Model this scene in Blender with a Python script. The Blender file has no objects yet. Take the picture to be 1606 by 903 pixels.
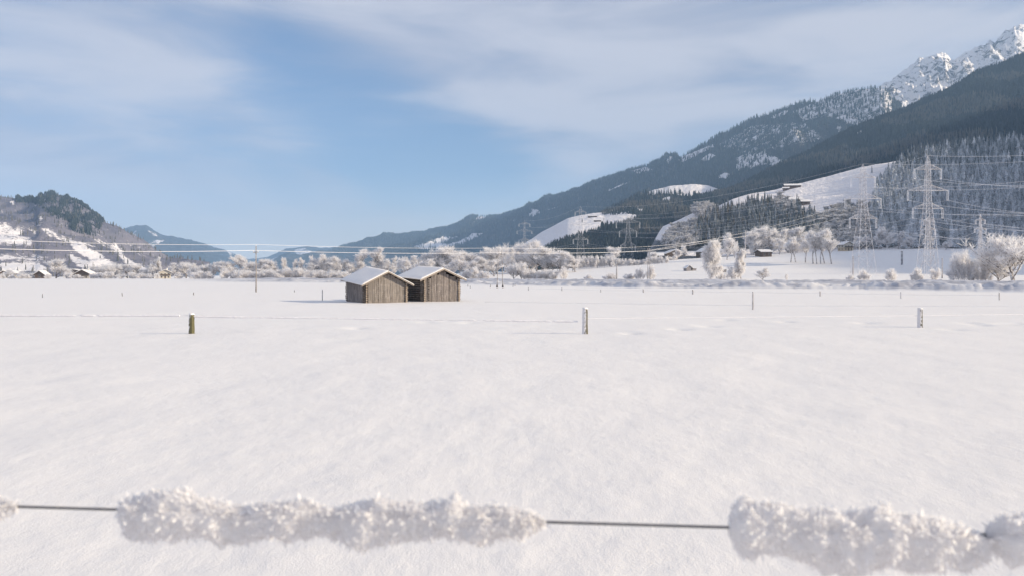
import bpy, bmesh, math, random
import numpy as np
from mathutils import Vector, Matrix
C = bpy.context.scene.collection
S = bpy.context.scene
R = math.radians
F, EYE, HY = 1200.0, 2.4, 432.0          # focal length in photo pixels, eye height, horizon row

# ------------------------------------------------------------------ camera, sky, sun, exposure
cam_d = bpy.data.cameras.new('camera'); cam = bpy.data.objects.new('camera', cam_d); C.objects.link(cam)
cam.location = (0, 0, EYE); cam.rotation_euler = (R(90), 0, 0)
cam_d.sensor_fit = 'HORIZONTAL'; cam_d.sensor_width = 36; cam_d.lens = 36*F/1606
cam_d.shift_y = -19.5/1606; cam_d.clip_start = 0.05; cam_d.clip_end = 60000; cam_d.dof.use_dof = True; cam_d.dof.focus_distance = 45; cam_d.dof.aperture_fstop = 3.8
S.camera = cam

SUN_EL, SUN_AZ = R(20), R(100)            # azimuth clockwise from +Y (the view direction)
sd = bpy.data.lights.new('sun', 'SUN'); sd.energy = 5.0; sd.angle = R(0.6); sd.color = (1.0, 0.855, 0.63)
sun = bpy.data.objects.new('sun', sd); C.objects.link(sun)
to_sun = Vector((math.sin(SUN_AZ)*math.cos(SUN_EL), math.cos(SUN_AZ)*math.cos(SUN_EL), math.sin(SUN_EL)))
sun.rotation_euler = to_sun.to_track_quat('Z', 'Y').to_euler()

W = bpy.data.worlds.new('World'); S.world = W; W.use_nodes = True
nt = W.node_tree; nd = nt.nodes; nd.clear(); lk = nt.links.new
def N(tree, typ, **kw):
    n = tree.nodes.new(typ)
    for k, v in kw.items():
        if k.startswith('i_'): n.inputs[k[2:]].default_value = v
        else: setattr(n, k, v)
    return n
def math_n(tree, op, a, b=None, clamp=False):
    n = tree.nodes.new('ShaderNodeMath'); n.operation = op; n.use_clamp = clamp
    for i, v in enumerate((a, b)):
        if v is None: continue
        if hasattr(v, 'is_output'): tree.links.new(v, n.inputs[i])
        else: n.inputs[i].default_value = v
    return n.outputs[0]
def maprange(tree, v, a, b, c=0.0, d=1.0, smooth=True):
    n = tree.nodes.new('ShaderNodeMapRange'); n.interpolation_type = 'SMOOTHSTEP' if smooth else 'LINEAR'
    tree.links.new(v, n.inputs['Value'])
    for k, x in (('From Min', a), ('From Max', b), ('To Min', c), ('To Max', d)): n.inputs[k].default_value = x
    return n.outputs[0]
def mixc(tree, f, a, b, blend='MIX'):
    n = tree.nodes.new('ShaderNodeMix'); n.data_type = 'RGBA'; n.blend_type = blend
    for s, v in ((n.inputs[0], f), (n.inputs[6], a), (n.inputs[7], b)):
        if hasattr(v, 'is_output'): tree.links.new(v, s)
        else: s.default_value = v if not isinstance(v, tuple) else (*v, 1)[:4]
    return n.outputs[2]
SKY_K = 0.10
sky = N(nt, 'ShaderNodeTexSky', sky_type='NISHITA', sun_disc=False, sun_elevation=SUN_EL, sun_rotation=SUN_AZ,
        air_density=1.0, dust_density=0.8, ozone_density=1.6, altitude=700)
tc = N(nt, 'ShaderNodeTexCoord'); sep = N(nt, 'ShaderNodeSeparateXYZ'); lk(tc.outputs['Generated'], sep.inputs[0])
def cloud_noise(scale, loc, stretch, detail, rough, dist, rot=0.0):
    m = N(nt, 'ShaderNodeMapping'); lk(tc.outputs['Generated'], m.inputs[0])
    m.inputs['Location'].default_value = loc; m.inputs['Scale'].default_value = stretch; m.inputs['Rotation'].default_value = (0, rot, 0)
    n = N(nt, 'ShaderNodeTexNoise', i_Scale=scale, i_Detail=detail, i_Roughness=rough, i_Distortion=dist)
    lk(m.outputs[0], n.inputs['Vector']); return n.outputs['Fac']
n1 = cloud_noise(2.0, (3.1, 1.7, .3), (1, 1, 2.6), 2.0, 0.5, 0.2, R(6))
n2 = cloud_noise(4.2, (0.4, 5.2, 1.1), (.8, .8, 3.4), 6.0, 0.52, 0.5, R(-8))
n3 = cloud_noise(14.0, (2.4, 1.2, .7), (.5, .5, 3.2), 5.0, 0.6, 0.4, R(-12))
def clear_patch(x0, z0, ang, L, S_, amt):          # thinner veil in this part of the sky
    c, q = math.cos(ang), math.sin(ang); dx = math_n(nt, 'SUBTRACT', sep.outputs[0], x0); dz = math_n(nt, 'SUBTRACT', sep.outputs[2], z0)
    u = math_n(nt, 'MULTIPLY', math_n(nt, 'ADD', math_n(nt, 'MULTIPLY', dx, c), math_n(nt, 'MULTIPLY', dz, q)), 1/L)
    v = math_n(nt, 'MULTIPLY', math_n(nt, 'SUBTRACT', math_n(nt, 'MULTIPLY', dz, c), math_n(nt, 'MULTIPLY', dx, q)), 1/S_)
    d = math_n(nt, 'ADD', math_n(nt, 'MULTIPLY', u, u), math_n(nt, 'MULTIPLY', v, v))
    g = math_n(nt, 'MULTIPLY', maprange(nt, d, 2.2, 0.0, 0.0, amt), maprange(nt, sep.outputs[1], 0.0, 0.3))
    return g
cv = math_n(nt, 'ADD', math_n(nt, 'MULTIPLY', n1, 1.5), math_n(nt, 'ADD', math_n(nt, 'MULTIPLY', n2, 1.5), math_n(nt, 'MULTIPLY', n3, 0.45)))
cv = math_n(nt, 'SUBTRACT', cv, math_n(nt, 'ADD', clear_patch(-0.11, 0.155, R(-30), .26, .07, .58), clear_patch(-.20, .08, 0, .36, .028, .05)))
cov = maprange(nt, cv, 0.9, 1.9, 0.0, 0.94)
skyc = mixc(nt, 1.0, sky.outputs[0], (0.62, 0.73, 0.89), 'MULTIPLY')
veil = mixc(nt, maprange(nt, n2, .36, .64), (3.1, 3.25, 4.0), (4.55, 4.5, 4.95))
hz = maprange(nt, sep.outputs[2], 0.14, 0.0, 0.0, 0.8)
col = mixc(nt, cov, skyc, veil)
col = mixc(nt, hz, col, (7.6, 7.2, 6.3))
bg = N(nt, 'ShaderNodeBackground'); lk(col, bg.inputs[0]); bg.inputs[1].default_value = SKY_K
wo = N(nt, 'ShaderNodeOutputWorld'); lk(bg.outputs[0], wo.inputs[0])
S.view_settings.view_transform = 'Standard'; S.view_settings.look = 'None'
S.view_settings.exposure = 0.55; S.view_settings.gamma = 1.0; S.view_settings.use_curve_mapping = False
S.cycles.use_denoising = True; S.cycles.max_bounces = 8; S.cycles.diffuse_bounces = 5; S.cycles.volume_bounces = 1
S.cycles.transparent_max_bounces = 6; S.cycles.sample_clamp_indirect = 4

# ------------------------------------------------------------------ helpers
rng = np.random.default_rng(7); random.seed(11)
def P(px, py, D): return Vector((D*(px-803)/F, D, EYE-D*(py-HY)/F))
def _h(ix, iy, s):
    n = (ix.astype(np.int64)*374761393 + iy.astype(np.int64)*668265263 + s*1442695041) & 0xffffffff
    n = ((n ^ (n >> 13))*1274126177) & 0xffffffff
    return ((n ^ (n >> 16)) & 0xffffff)/float(0xffffff)
def vnoise(x, y, s=0):
    x = np.asarray(x, float); y = np.asarray(y, float)
    ix = np.floor(x); iy = np.floor(y); fx = x-ix; fy = y-iy
    fx = fx*fx*fx*(fx*(fx*6-15)+10); fy = fy*fy*fy*(fy*(fy*6-15)+10)
    a = _h(ix, iy, s); b = _h(ix+1, iy, s); c = _h(ix, iy+1, s); d = _h(ix+1, iy+1, s)
    return (a*(1-fx)+b*fx)*(1-fy)+(c*(1-fx)+d*fx)*fy
def fbm(x, y, s=0, o=4, g=0.5):
    t = 0; a = 1; n = 0
    for i in range(o):
        t = t+a*(vnoise(x*2**i+i*17.3, y*2**i-i*9.1, s+i)-0.5); n += a; a *= g
    return t/n*2
def ridged(x, y, s=0, o=4):
    t = 0; a = 1; n = 0
    for i in range(o):
        t = t+a*(1-np.abs(vnoise(x*2**i+i*7.3, y*2**i+i*3.1, s+i)*2-1)); n += a; a *= 0.5
    return t/n
def make_mesh(name, verts, faces, mats, attrs=None, smooth=False, mat_idx=None):
    me = bpy.data.meshes.new(name); verts = np.asarray(verts, np.float32)
    if isinstance(faces, np.ndarray):
        k = faces.shape[1]; me.vertices.add(len(verts)); me.vertices.foreach_set('co', verts.ravel())
        me.loops.add(faces.size); me.loops.foreach_set('vertex_index', faces.astype(np.int32).ravel())
        me.polygons.add(len(faces)); me.polygons.foreach_set('loop_start', np.arange(0, faces.size, k, dtype=np.int32))
        me.update(calc_edges=True); me.validate()
    else:
        me.from_pydata(verts.tolist(), [], faces)
    for m in (mats if isinstance(mats, (list, tuple)) else [mats]): me.materials.append(m)
    if mat_idx is not None: me.polygons.foreach_set('material_index', np.asarray(mat_idx, np.int32))
    if smooth: me.polygons.foreach_set('use_smooth', np.ones(len(me.polygons), bool))
    for k, v in (attrs or {}).items():
        a = me.attributes.new(k, 'FLOAT', 'POINT'); a.data.foreach_set('value', np.asarray(v, np.float32).ravel())
    me.update(); return me
def obj(name, me, parent=None, loc=(0, 0, 0)):
    o = bpy.data.objects.new(name, me); C.objects.link(o); o.location = loc
    if parent: o.parent = parent
    return o
def tag(o, label=None, cat=None, group=None, kind=None):
    if label: o['label'] = label
    if cat: o['category'] = cat
    if group: o['group'] = group
    if kind: o['kind'] = kind
    return o
def thing(name, label, cat, loc=(0, 0, 0), rz=0.0, group=None):
    o = obj(name, None, None, loc); o.rotation_euler = (0, 0, rz); return tag(o, label, cat, group)
class MB:                                   # collects boxes, bars, tubes in one mesh
    def __init__(s): s.v = []; s.f = []
    def add(s, v, f): b = len(s.v); s.v += [tuple(p) for p in v]; s.f += [tuple(b+i for i in q) for q in f]; return s
    def box(s, c, d, rz=0.0, jit=0.0):
        cz, sz = math.cos(rz), math.sin(rz); v = []
        for k in range(8):
            x, y, z = [(d[i]/2)*(1 if (k >> i) & 1 else -1)+random.uniform(-jit, jit) for i in range(3)]
            v.append((c[0]+x*cz-y*sz, c[1]+x*sz+y*cz, c[2]+z))
        return s.add(v, [(0, 2, 3, 1), (4, 5, 7, 6), (0, 1, 5, 4), (2, 6, 7, 3), (0, 4, 6, 2), (1, 3, 7, 5)])
    def bar(s, a, b, r0, r1=None, n=4, cap=True):
        a = Vector(a); b = Vector(b); d = (b-a); r1 = r0 if r1 is None else r1
        if d.length < 1e-6: return s
        d.normalize(); u = d.cross(Vector((0, 0, 1)) if abs(d.z) < .95 else Vector((1, 0, 0))).normalized(); w = d.cross(u)
        v = [p+(u*math.cos(2*math.pi*(i+.5)/n)+w*math.sin(2*math.pi*(i+.5)/n))*r for p, r in ((a, r0), (b, r1)) for i in range(n)]
        f = [(i, (i+1) % n, n+(i+1) % n, n+i) for i in range(n)]
        if cap: f += [tuple(range(n))[::-1], tuple(range(n, 2*n))]
        return s.add(v, f)
    def tube(s, pts, rs, n=6):
        pts = [Vector(p) for p in pts]; rs = rs if hasattr(rs, '__len__') else [rs]*len(pts); v = []; f = []
        for k, p in enumerate(pts):
            d = (pts[min(k+1, len(pts)-1)]-pts[max(k-1, 0)]).normalized()
            u = d.cross(Vector((0, 0, 1)) if abs(d.z) < .95 else Vector((1, 0, 0))).normalized(); w = d.cross(u)
            v += [p+(u*math.cos(2*math.pi*i/n)+w*math.sin(2*math.pi*i/n))*rs[k] for i in range(n)]
        for k in range(len(pts)-1):
            f += [(k*n+i, k*n+(i+1) % n, (k+1)*n+(i+1) % n, (k+1)*n+i) for i in range(n)]
        f += [tuple(range(n))[::-1], tuple(range(len(v)-n, len(v)))]
        return s.add(v, f)
    def mesh(s, name, mat, smooth=False): return make_mesh(name, s.v, s.f, mat, smooth=smooth)
    def build(s, name, mat, parent=None, smooth=False): return obj(name, s.mesh(name, mat, smooth), parent)
ORD = 'first second third fourth fifth sixth seventh eighth ninth tenth eleventh twelfth thirteenth fourteenth fifteenth sixteenth seventeenth eighteenth nineteenth twentieth'.split()
TENS = {20: 'twenty', 30: 'thirty', 40: 'forty'}
def ordn(i):
    if i < 20: return ORD[i]
    t = (i+1)//10*10; r = (i+1) % 10
    return ('thirtieth' if t == 30 else 'fortieth') if r == 0 else TENS[t]+'-'+ORD[r-1]

# ------------------------------------------------------------------ materials
def new_mat(name):
    m = bpy.data.materials.new(name); m.use_nodes = True; t = m.node_tree; t.nodes.clear()
    o = t.nodes.new('ShaderNodeOutputMaterial'); b = t.nodes.new('ShaderNodeBsdfPrincipled'); t.links.new(b.outputs[0], o.inputs[0])
    b.inputs['Roughness'].default_value = 0.8; b.inputs['Specular IOR Level'].default_value = 0.2
    return m, t, b
def noise(t, scale, detail=3, rough=.5, coord='Object', stretch=None, dist=0.0):
    tc = t.nodes.new('ShaderNodeTexCoord'); src = tc.outputs[coord]
    if stretch:
        mp = t.nodes.new('ShaderNodeMapping'); mp.inputs['Scale'].default_value = stretch; t.links.new(src, mp.inputs[0]); src = mp.outputs[0]
    n = N(t, 'ShaderNodeTexNoise', i_Scale=scale, i_Detail=detail, i_Roughness=rough, i_Distortion=dist); t.links.new(src, n.inputs['Vector'])
    return n.outputs['Fac']
def setc(t, b, v, k='Base Color'):
    if hasattr(v, 'is_output'): t.links.new(v, b.inputs[k])
    else: b.inputs[k].default_value = (*v, 1)
def bump(t, b, h, strength, dist):
    n = t.nodes.new('ShaderNodeBump'); n.inputs['Strength'].default_value = strength; n.inputs['Distance'].default_value = dist
    t.links.new(h, n.inputs['Height']); t.links.new(n.outputs[0], b.inputs['Normal'])
SNOW = (0.80, 0.785, 0.80)
def simple(name, c1, c2=None, scale=4.0, rough=.8, stretch=None, detail=4):
    m, t, b = new_mat(name)
    if c2: setc(t, b, mixc(t, maprange(t, noise(t, scale, detail, .6, stretch=stretch), .35, .65), c1, c2))
    else: setc(t, b, c1)
    b.inputs['Roughness'].default_value = rough; return m

# ground snow, grey by attribute: packed road snow, plus shade painted on the near berm
M_ground, t, b = new_mat('ground_snow')
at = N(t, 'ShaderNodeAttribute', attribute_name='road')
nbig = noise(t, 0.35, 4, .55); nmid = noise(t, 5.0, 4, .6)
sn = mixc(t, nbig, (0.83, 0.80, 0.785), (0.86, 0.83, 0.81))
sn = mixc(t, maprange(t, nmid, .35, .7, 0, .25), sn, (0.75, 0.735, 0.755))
road_and_shade = mixc(t, maprange(t, noise(t, 0.5, 4, .6, stretch=(1, .4, 1)), .35, .65), (0.36, 0.36, 0.40), (0.56, 0.56, 0.60))
setc(t, b, mixc(t, at.outputs['Fac'], sn, road_and_shade))
hgt = math_n(t, 'ADD', math_n(t, 'MULTIPLY', noise(t, 7.0, 4, .6, stretch=(1, .55, 1)), 1.0), math_n(t, 'MULTIPLY', noise(t, 45.0, 3, .7), 0.6))
bump(t, b, hgt, 0.38, 0.03); b.inputs['Roughness'].default_value = .6; b.inputs['Specular IOR Level'].default_value = .3

M_snow, t, b = new_mat('settled_snow'); setc(t, b, mixc(t, noise(t, 2.0), (.81, .785, .78), (.85, .825, .81))); bump(t, b, noise(t, 9, 4, .6), .4, .03)
# terrain of the mountains: forest floor / snow by attribute "snow", rock by attribute "rock"
def terrain_mat(name, wood1, wood2, nscale, snowc=(.84, .80, .80), edge=.5, rock=(.10, .09, .10)):
    m, t, b = new_mat(name)
    a = N(t, 'ShaderNodeAttribute', attribute_name='snow'); rk = N(t, 'ShaderNodeAttribute', attribute_name='rock')
    n = noise(t, nscale, 6, .65); nf = noise(t, nscale*6, 4, .6)
    f = math_n(t, 'ADD', a.outputs['Fac'], math_n(t, 'MULTIPLY', math_n(t, 'SUBTRACT', math_n(t, 'ADD', math_n(t, 'MULTIPLY', n, .6), math_n(t, 'MULTIPLY', nf, .4)), .5), edge*2))
    f = maprange(t, f, .42, .58)
    w = mixc(t, maprange(t, noise(t, nscale*.35, 4, .6), .4, .62), wood1, wood2)
    w = mixc(t, maprange(t, nf, .55, .75, 0, .35), w, (.32, .33, .36))
    rn = maprange(t, math_n(t, 'ADD', noise(t, nscale*1.4, 8, .72, dist=.6), math_n(t, 'MULTIPLY', math_n(t, 'SUBTRACT', rk.outputs['Fac'], .5), .5)), .50, .60)
    sc = mixc(t, rn, snowc, rock)
    setc(t, b, mixc(t, f, w, sc)); b.inputs['Roughness'].default_value = .9; b.inputs['Specular IOR Level'].default_value = .05
    bump(t, b, nf, .5, 1.0/nscale*.25)
    return m
def frosted(name, base, base2, lo, hi, nscale=3.0, wind=(-.6, -.3, .7), frost=(.80, .78, .80), tint=None, scale2=None):
    """Bare colour with rime where noise and the windward normal say so."""
    m, t, b = new_mat(name)
    g = N(t, 'ShaderNodeNewGeometry'); d = N(t, 'ShaderNodeVectorMath', operation='DOT_PRODUCT'); t.links.new(g.outputs['Normal'], d.inputs[0])
    d.inputs[1].default_value = Vector(wind).normalized()
    f = math_n(t, 'ADD', noise(t, nscale, 5, .65), math_n(t, 'MULTIPLY', d.outputs['Value'], .28))
    f = maprange(t, f, lo, hi)
    bc = mixc(t, noise(t, scale2 or nscale*1.7, 3), base, base2)
    if tint:
        oi = t.nodes.new('ShaderNodeObjectInfo'); bc = mixc(t, maprange(t, oi.outputs['Random'], .35, 1, 0, 1), bc, tint)
        f = math_n(t, 'MULTIPLY', f, maprange(t, oi.outputs['Random'], 0, .8, .45, 1, False))
    setc(t, b, mixc(t, f, bc, frost)); b.inputs['Roughness'].default_value = .85
    return m
M_hoar, t, b = new_mat('hoar_twigs')
oi = t.nodes.new('ShaderNodeObjectInfo')
setc(t, b, mixc(t, oi.outputs['Random'], mixc(t, noise(t, 1.3, 3), (.72, .70, .70), (.91, .89, .89)), mixc(t, noise(t, 1.1, 3), (.77, .745, .74), (.92, .90, .90))))
b.inputs['Roughness'].default_value = .9
tr_ = t.nodes.new('ShaderNodeBsdfTranslucent'); tr_.inputs[0].default_value = (.91, .90, .91, 1); mx_ = t.nodes.new('ShaderNodeMixShader'); mx_.inputs[0].default_value = .5
out_ = [n for n in t.nodes if n.type == 'OUTPUT_MATERIAL'][0]; t.links.new(b.outputs[0], mx_.inputs[1]); t.links.new(tr_.outputs[0], mx_.inputs[2]); t.links.new(mx_.outputs[0], out_.inputs[0])
M_hoar_dim, t, b = new_mat('hoar_twigs_sparse')
setc(t, b, mixc(t, maprange(t, noise(t, .9, 4), .35, .65), (.38, .375, .39), (.82, .81, .82))); b.inputs['Roughness'].default_value = .9
M_bark = frosted('frosted_bark', (.09, .07, .06), (.16, .13, .12), .45, .8, 2.0)
M_spruce_dark = frosted('dark_spruce', (.018, .030, .034), (.038, .052, .055), .55, .92, .8, (0, -.2, 1), (.45, .48, .52), (.065, .082, .085))
M_spruce_frost = frosted('frosted_spruce', (.04, .06, .07), (.10, .125, .145), .28, .64, 1.6, (0, -.3, 1), (.68, .70, .75), (.16, .19, .20))
M_spruce_white = frosted('white_rimed_spruce', (.14, .16, .17), (.3, .32, .34), .30, .60, 1.6, (0, -.3, 1), (.78, .78, .80))
M_spruce_mid = frosted('slope_spruce', (.025, .040, .045), (.055, .075, .08), .44, .82, 1.2, (0, -.3, 1), (.55, .58, .64), (.12, .14, .15))
M_larch = frosted('bare_larch', (.10, .098, .088), (.16, .15, .135), .60, .95, .8, (0, -.2, 1), (.4, .4, .42), (.17, .16, .14))
M_steel = frosted('rimed_steel', (.16, .135, .14), (.30, .26, .27), .36, .72, .5, (-.5, -.4, .6), (.80, .78, .79))
M_steel_dark = frosted('bare_steel', (.16, .15, .16), (.24, .23, .24), .55, .8, .5, (-.5, -.4, .6), (.6, .6, .62))
M_cable = simple('rimed_cable', (.78, .77, .79), (.86, .84, .85), 3)
M_pole = frosted('pole_wood', (.22, .19, .17), (.30, .27, .25), .48, .78, 3, (-.8, -.3, .1), (.66, .64, .65))
M_tar = simple('tarred_wood', (.035, .03, .03), (.07, .06, .055), 6)
def wood(name, a, b_, frost=.0, zs=.35):
    m, t, b = new_mat(name); oi = t.nodes.new('ShaderNodeObjectInfo')
    g = noise(t, 14, 5, .65, stretch=(1.5, 1.5, zs*.3)); g2 = noise(t, 3.0, 4, .6, stretch=(1, 1, .8))
    c = mixc(t, maprange(t, g, .3, .7), a, b_)
    c = mixc(t, maprange(t, oi.outputs['Random'], 0, 1, 0, .8, False), c, tuple(x*.42 for x in b_))
    c = mixc(t, maprange(t, g2, .5, .75, 0, .45), c, (.40, .35, .31))
    if frost: c = mixc(t, maprange(t, noise(t, 6, 5, .7), .55, .8, 0, frost), c, (.7, .68, .69))
    setc(t, b, c); bump(t, b, g, .5, .02); return m
M_plank = wood('weathered_plank', (.125, .108, .100), (.39, .345, .315), .4)
M_plank_grey = wood('grey_plank', (.11, .095, .092), (.36, .315, .30), .5)
M_log = wood('old_log', (.12, .10, .09), (.26, .22, .19), .25)
M_logend = simple('log_end', (.40, .33, .27), (.22, .17, .14), 9)
M_barge = wood('barge_board', (.27, .22, .19), (.42, .36, .32), .3)
M_dark = simple('dark_interior', (.02, .018, .018))

# ------------------------------------------------------------------ ground
A_px = [-2000, 560, 700, 760, 900, 1050, 1200, 1330, 1450, 1700, 3000]
A_z = [0.0, 0.0, 2.0, 4.3, 8.5, 15.5, 20.0, 24.0, 25.0, 25.0, 25.0]
R_px = [-900, 300, 400, 560, 740, 800, 900, 1000, 1180, 1330, 1600, 1900, 2600]
R_D = [420, 300, 262, 232, 200, 181, 162, 143, 134, 128, 108, 95, 80]
tracks = [(1137, 500.3), (1115, 511), (990, 522), (1065, 516), (1233, 504), (1356, 506.5), (1521, 506.5), (1537, 509.6), (1497, 516), (1576, 508), (1596, 507), (733, 505), (560, 514), (700, 503), (668, 504)]
def sstep(x, a, b): u = np.clip((x-a)/(b-a), 0, 1); return u*u*(3-2*u)
def ground_base(x, y):
    x = np.asarray(x, float); y = np.asarray(y, float)
    px = np.where(y > 1, 803+F*x/np.maximum(y, 1), 803+F*x)
    z = np.interp(px, A_px, A_z)*(0.12*sstep(y, 270, 420)+0.88*sstep(y, 375, 660))
    rho = np.hypot(x, y); z = z+1.0*(1-sstep(rho, 2.2, 5.3))     # the bank the camera stands on
    return z, px
def ground_z(x, y, detail=True):
    z, px = ground_base(x, y); x = np.asarray(x, float); y = np.asarray(y, float)
    if detail:
        Db = np.interp(px, R_px, R_D); q = y/Db
        fade = sstep(px, 250, 420)
        lump = 0.5+fbm(x*.16, y*.07, 37, 2)*.8+0.5*fbm(x*1.0, y*.4, 31, 5, .75)*2.0
        prof = np.interp(q, [1.0, 1.015, 1.045, 1.075, 1.10, 1.28, 1.32, 1.36, 1.43, 1.6], [0, .42, .85, .70, .74, .86, 1.15, 1.35, .55, 0])
        prof = prof+np.where((q > 1.0) & (q < 1.10), (lump-.5)*.75*np.sin(np.clip((q-1)/.10, 0, 1)*math.pi), 0)+np.where((q > 1.29) & (q < 1.42), (lump-.5)*.35, 0)
        z = z+prof*fade
        rho = np.hypot(x, y); k = np.exp(-rho/350.0)
        z = z+fbm(x/9, y/14, 3, 3)*.075*k*sstep(y, 5, 30)+fbm(x/1.6, y/2.2, 5, 4)*.034*k+fbm(x/.35, y/.5, 8, 3)*.010*np.exp(-rho/30.0)
        for tx, ty in tracks:
            D = 2.4*F/(ty-HY); X = D*(tx-803)/F
            z = z-.10*np.exp(-(((x-X)/.45)**2+((y-D)/.55)**2))
    return z
def gz(x, y): return float(ground_z(np.array([x]), np.array([y]))[0])
def solveD(px, py, D=None):
    """distance beyond the road at which the snow shows at photo row py"""
    d = np.linspace(float(np.interp(px, R_px, R_D))*1.46, 700, 500); z = ground_z(d*(px-803)/F, d); yy = HY-(z-EYE)*F/d
    k = np.nonzero(yy <= py)[0]
    return float(d[k[0]]) if len(k) else D
def ground():
    ring = [0.3]
    while ring[-1] < 14000:
        r = ring[-1]; ring.append(r*(1.05 if r < 4 else 1.0105 if r < 120 else 1.010 if r < 330 else 1.025 if r < 1000 else 1.07))
    ring = np.array(ring); th = np.concatenate([np.arange(-180, -42, 4.0), np.arange(-42, 42, .15), np.arange(42, 180, 4.0)])
    T, Q = np.meshgrid(np.radians(th), ring); x = Q*np.sin(T); y = Q*np.cos(T); z = ground_z(x, y)
    px = np.where(y > 1, 803+F*x/np.maximum(y, 1), -9999); q = y/np.interp(px, R_px, R_D)
    road = (sstep(q, 1.0, 1.015)*(.75+.8*fbm(x*.3, y*.12, 77, 3))*(1-sstep(q, 1.06, 1.08))+sstep(q, 1.075, 1.10)*(1-sstep(q, 1.34, 1.38)))*sstep(px, 260, 420)  # first term greys the near berm face as painted shade, second is the road
    nr, nc = x.shape; v = np.stack([x, y, z], -1).reshape(-1, 3)
    i = np.arange(nr-1)[:, None]*nc; j = np.arange(nc)[None, :]; j2 = (j+1) % nc
    f = np.stack([i+j, i+j2, i+nc+j2, i+nc+j], -1).reshape(-1, 4)
    c = len(v); v = np.vstack([v, [[0, 0, v[0, 2]]]])
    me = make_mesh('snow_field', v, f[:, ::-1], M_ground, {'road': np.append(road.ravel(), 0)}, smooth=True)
    tag(obj('snow_field', me), 'wide flat field of fresh snow with a ploughed road beyond', kind='structure')
ground()

# ------------------------------------------------------------------ mountains
def in_poly(px, py, poly):
    r = np.zeros(px.shape, bool); n = len(poly)
    for i in range(n):
        x1, y1 = poly[i]; x2, y2 = poly[(i+1) % n]
        if y1 == y2: continue
        r ^= ((py < y1) != (py < y2)) & (px < (x2-x1)*(py-y1)/(y2-y1)+x1)
    return r
def blur(a, k):
    for _ in range(k):
        b = a.copy(); b[1:] += a[:-1]; b[:-1] += a[1:]; b[:, 1:] += a[:, :-1]; b[:, :-1] += a[:, 1:]; b[0] += a[0]; b[-1] += a[-1]; b[:, 0] += a[:, 0]; b[:, -1] += a[:, -1]; a = b/5
    return a
LAY = {}
def layer(name, label, px0, px1, step, rows, crest, Dc, foot, Df, mat, relief, rscale, jag, snow_polys=(), base_snow=0.0, snow_hi=None, power=1.0, rock=None, seed=0, zfoot=None, ksoft=1, fine=0.0, cols=None):
    px = np.arange(px0, px1+.1, step) if cols is None else cols; t = np.linspace(0, 1, rows)[:, None]
    cy = np.interp(px, *zip(*crest)); dc = np.interp(px, *zip(*Dc)); df = np.interp(px, *zip(*Df))
    cy = cy+jag*(fbm(px/9., px*0+seed, seed+5, 4, .6))
    zc = EYE-dc*(cy-HY)/F
    if zfoot is None: zf = EYE-df*(np.interp(px, *zip(*foot))-HY)/F
    else: zf = zfoot(df*(px-803)/F, df)
    D = df+(dc-df)*t; z = zf+(zc-zf)*t**power
    x = D*(px-803)/F; env = np.clip(4*t*(1.02-t), 0, 1)**.7
    z = z+relief*env*((ridged(x/rscale, D/(rscale*1.6), seed)-.6)*1.6+.35*fbm(x/rscale*3, D/rscale*3, seed+9)+fine*ridged(x/rscale*5, D/rscale*3, seed+29))
    back = []
    for k, (kd, kz) in enumerate(((.02, -.012), (.06, -.07), (.16, -.22), (.3, -.5))):
        back.append((dc*(1+kd), zc-(zc+30)*(-kz)))
    Dall = np.vstack([np.broadcast_to(D, z.shape)]+[b[0] for b in back]); zall = np.vstack([z]+[b[1] for b in back])
    xall = Dall*(px-803)/F; xall[:rows] = x
    py = HY-(zall-EYE)*F/Dall; PX = np.broadcast_to(px, py.shape)
    s = np.full(py.shape, base_snow)
    for poly in snow_polys:
        val = 1.0
        if isinstance(poly[0], (int, float)): val, poly = poly[0], poly[1]
        s[in_poly(PX, py, poly)] = val
    if snow_hi: s = np.maximum(s, sstep(snow_hi(PX)-py, -4, 10))
    s = blur(s, ksoft); rk = np.zeros(py.shape) if rock is None else rock(PX, py)
    nr, nc = zall.shape; i = np.arange(nr-1)[:, None]*nc; j = np.arange(nc-1)[None, :]
    f = np.stack([i+j, i+j+1, i+nc+j+1, i+nc+j], -1).reshape(-1, 4)
    me = make_mesh(name, np.stack([xall, Dall, zall], -1).reshape(-1, 3), f, mat, {'snow': s, 'rock': rk}, smooth=True)
    o = tag(obj(name, me), label, kind='structure'); LAY[name] = (xall[:rows+1], Dall[:rows+1], zall[:rows+1], s[:rows+1], PX[:rows+1], py[:rows+1]); return o
FOR1, FOR2 = (.035, .045, .045), (.085, .078, .075)
m_far = terrain_mat('far_mountain', FOR1, (.05, .05, .055), .006, edge=.8)
m_ridge = terrain_mat('ridge_forest', (.028, .036, .042), (.065, .060, .060), .020, edge=.62)
m_peak = terrain_mat('rocky_peak', FOR1, FOR2, .020, snowc=(.86, .83, .83), rock=(.13, .12, .13))
m_near = terrain_mat('near_forest_floor', (.03, .038, .038), (.07, .065, .058), .012, edge=.22)
m_hill = terrain_mat('left_hill', (.20, .185, .22), (.15, .145, .18), .030, edge=.75)
m_mead = terrain_mat('hill_meadow', (.10, .11, .12), (.24, .24, .26), .03, snowc=(.84, .80, .80), edge=.12)

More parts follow.
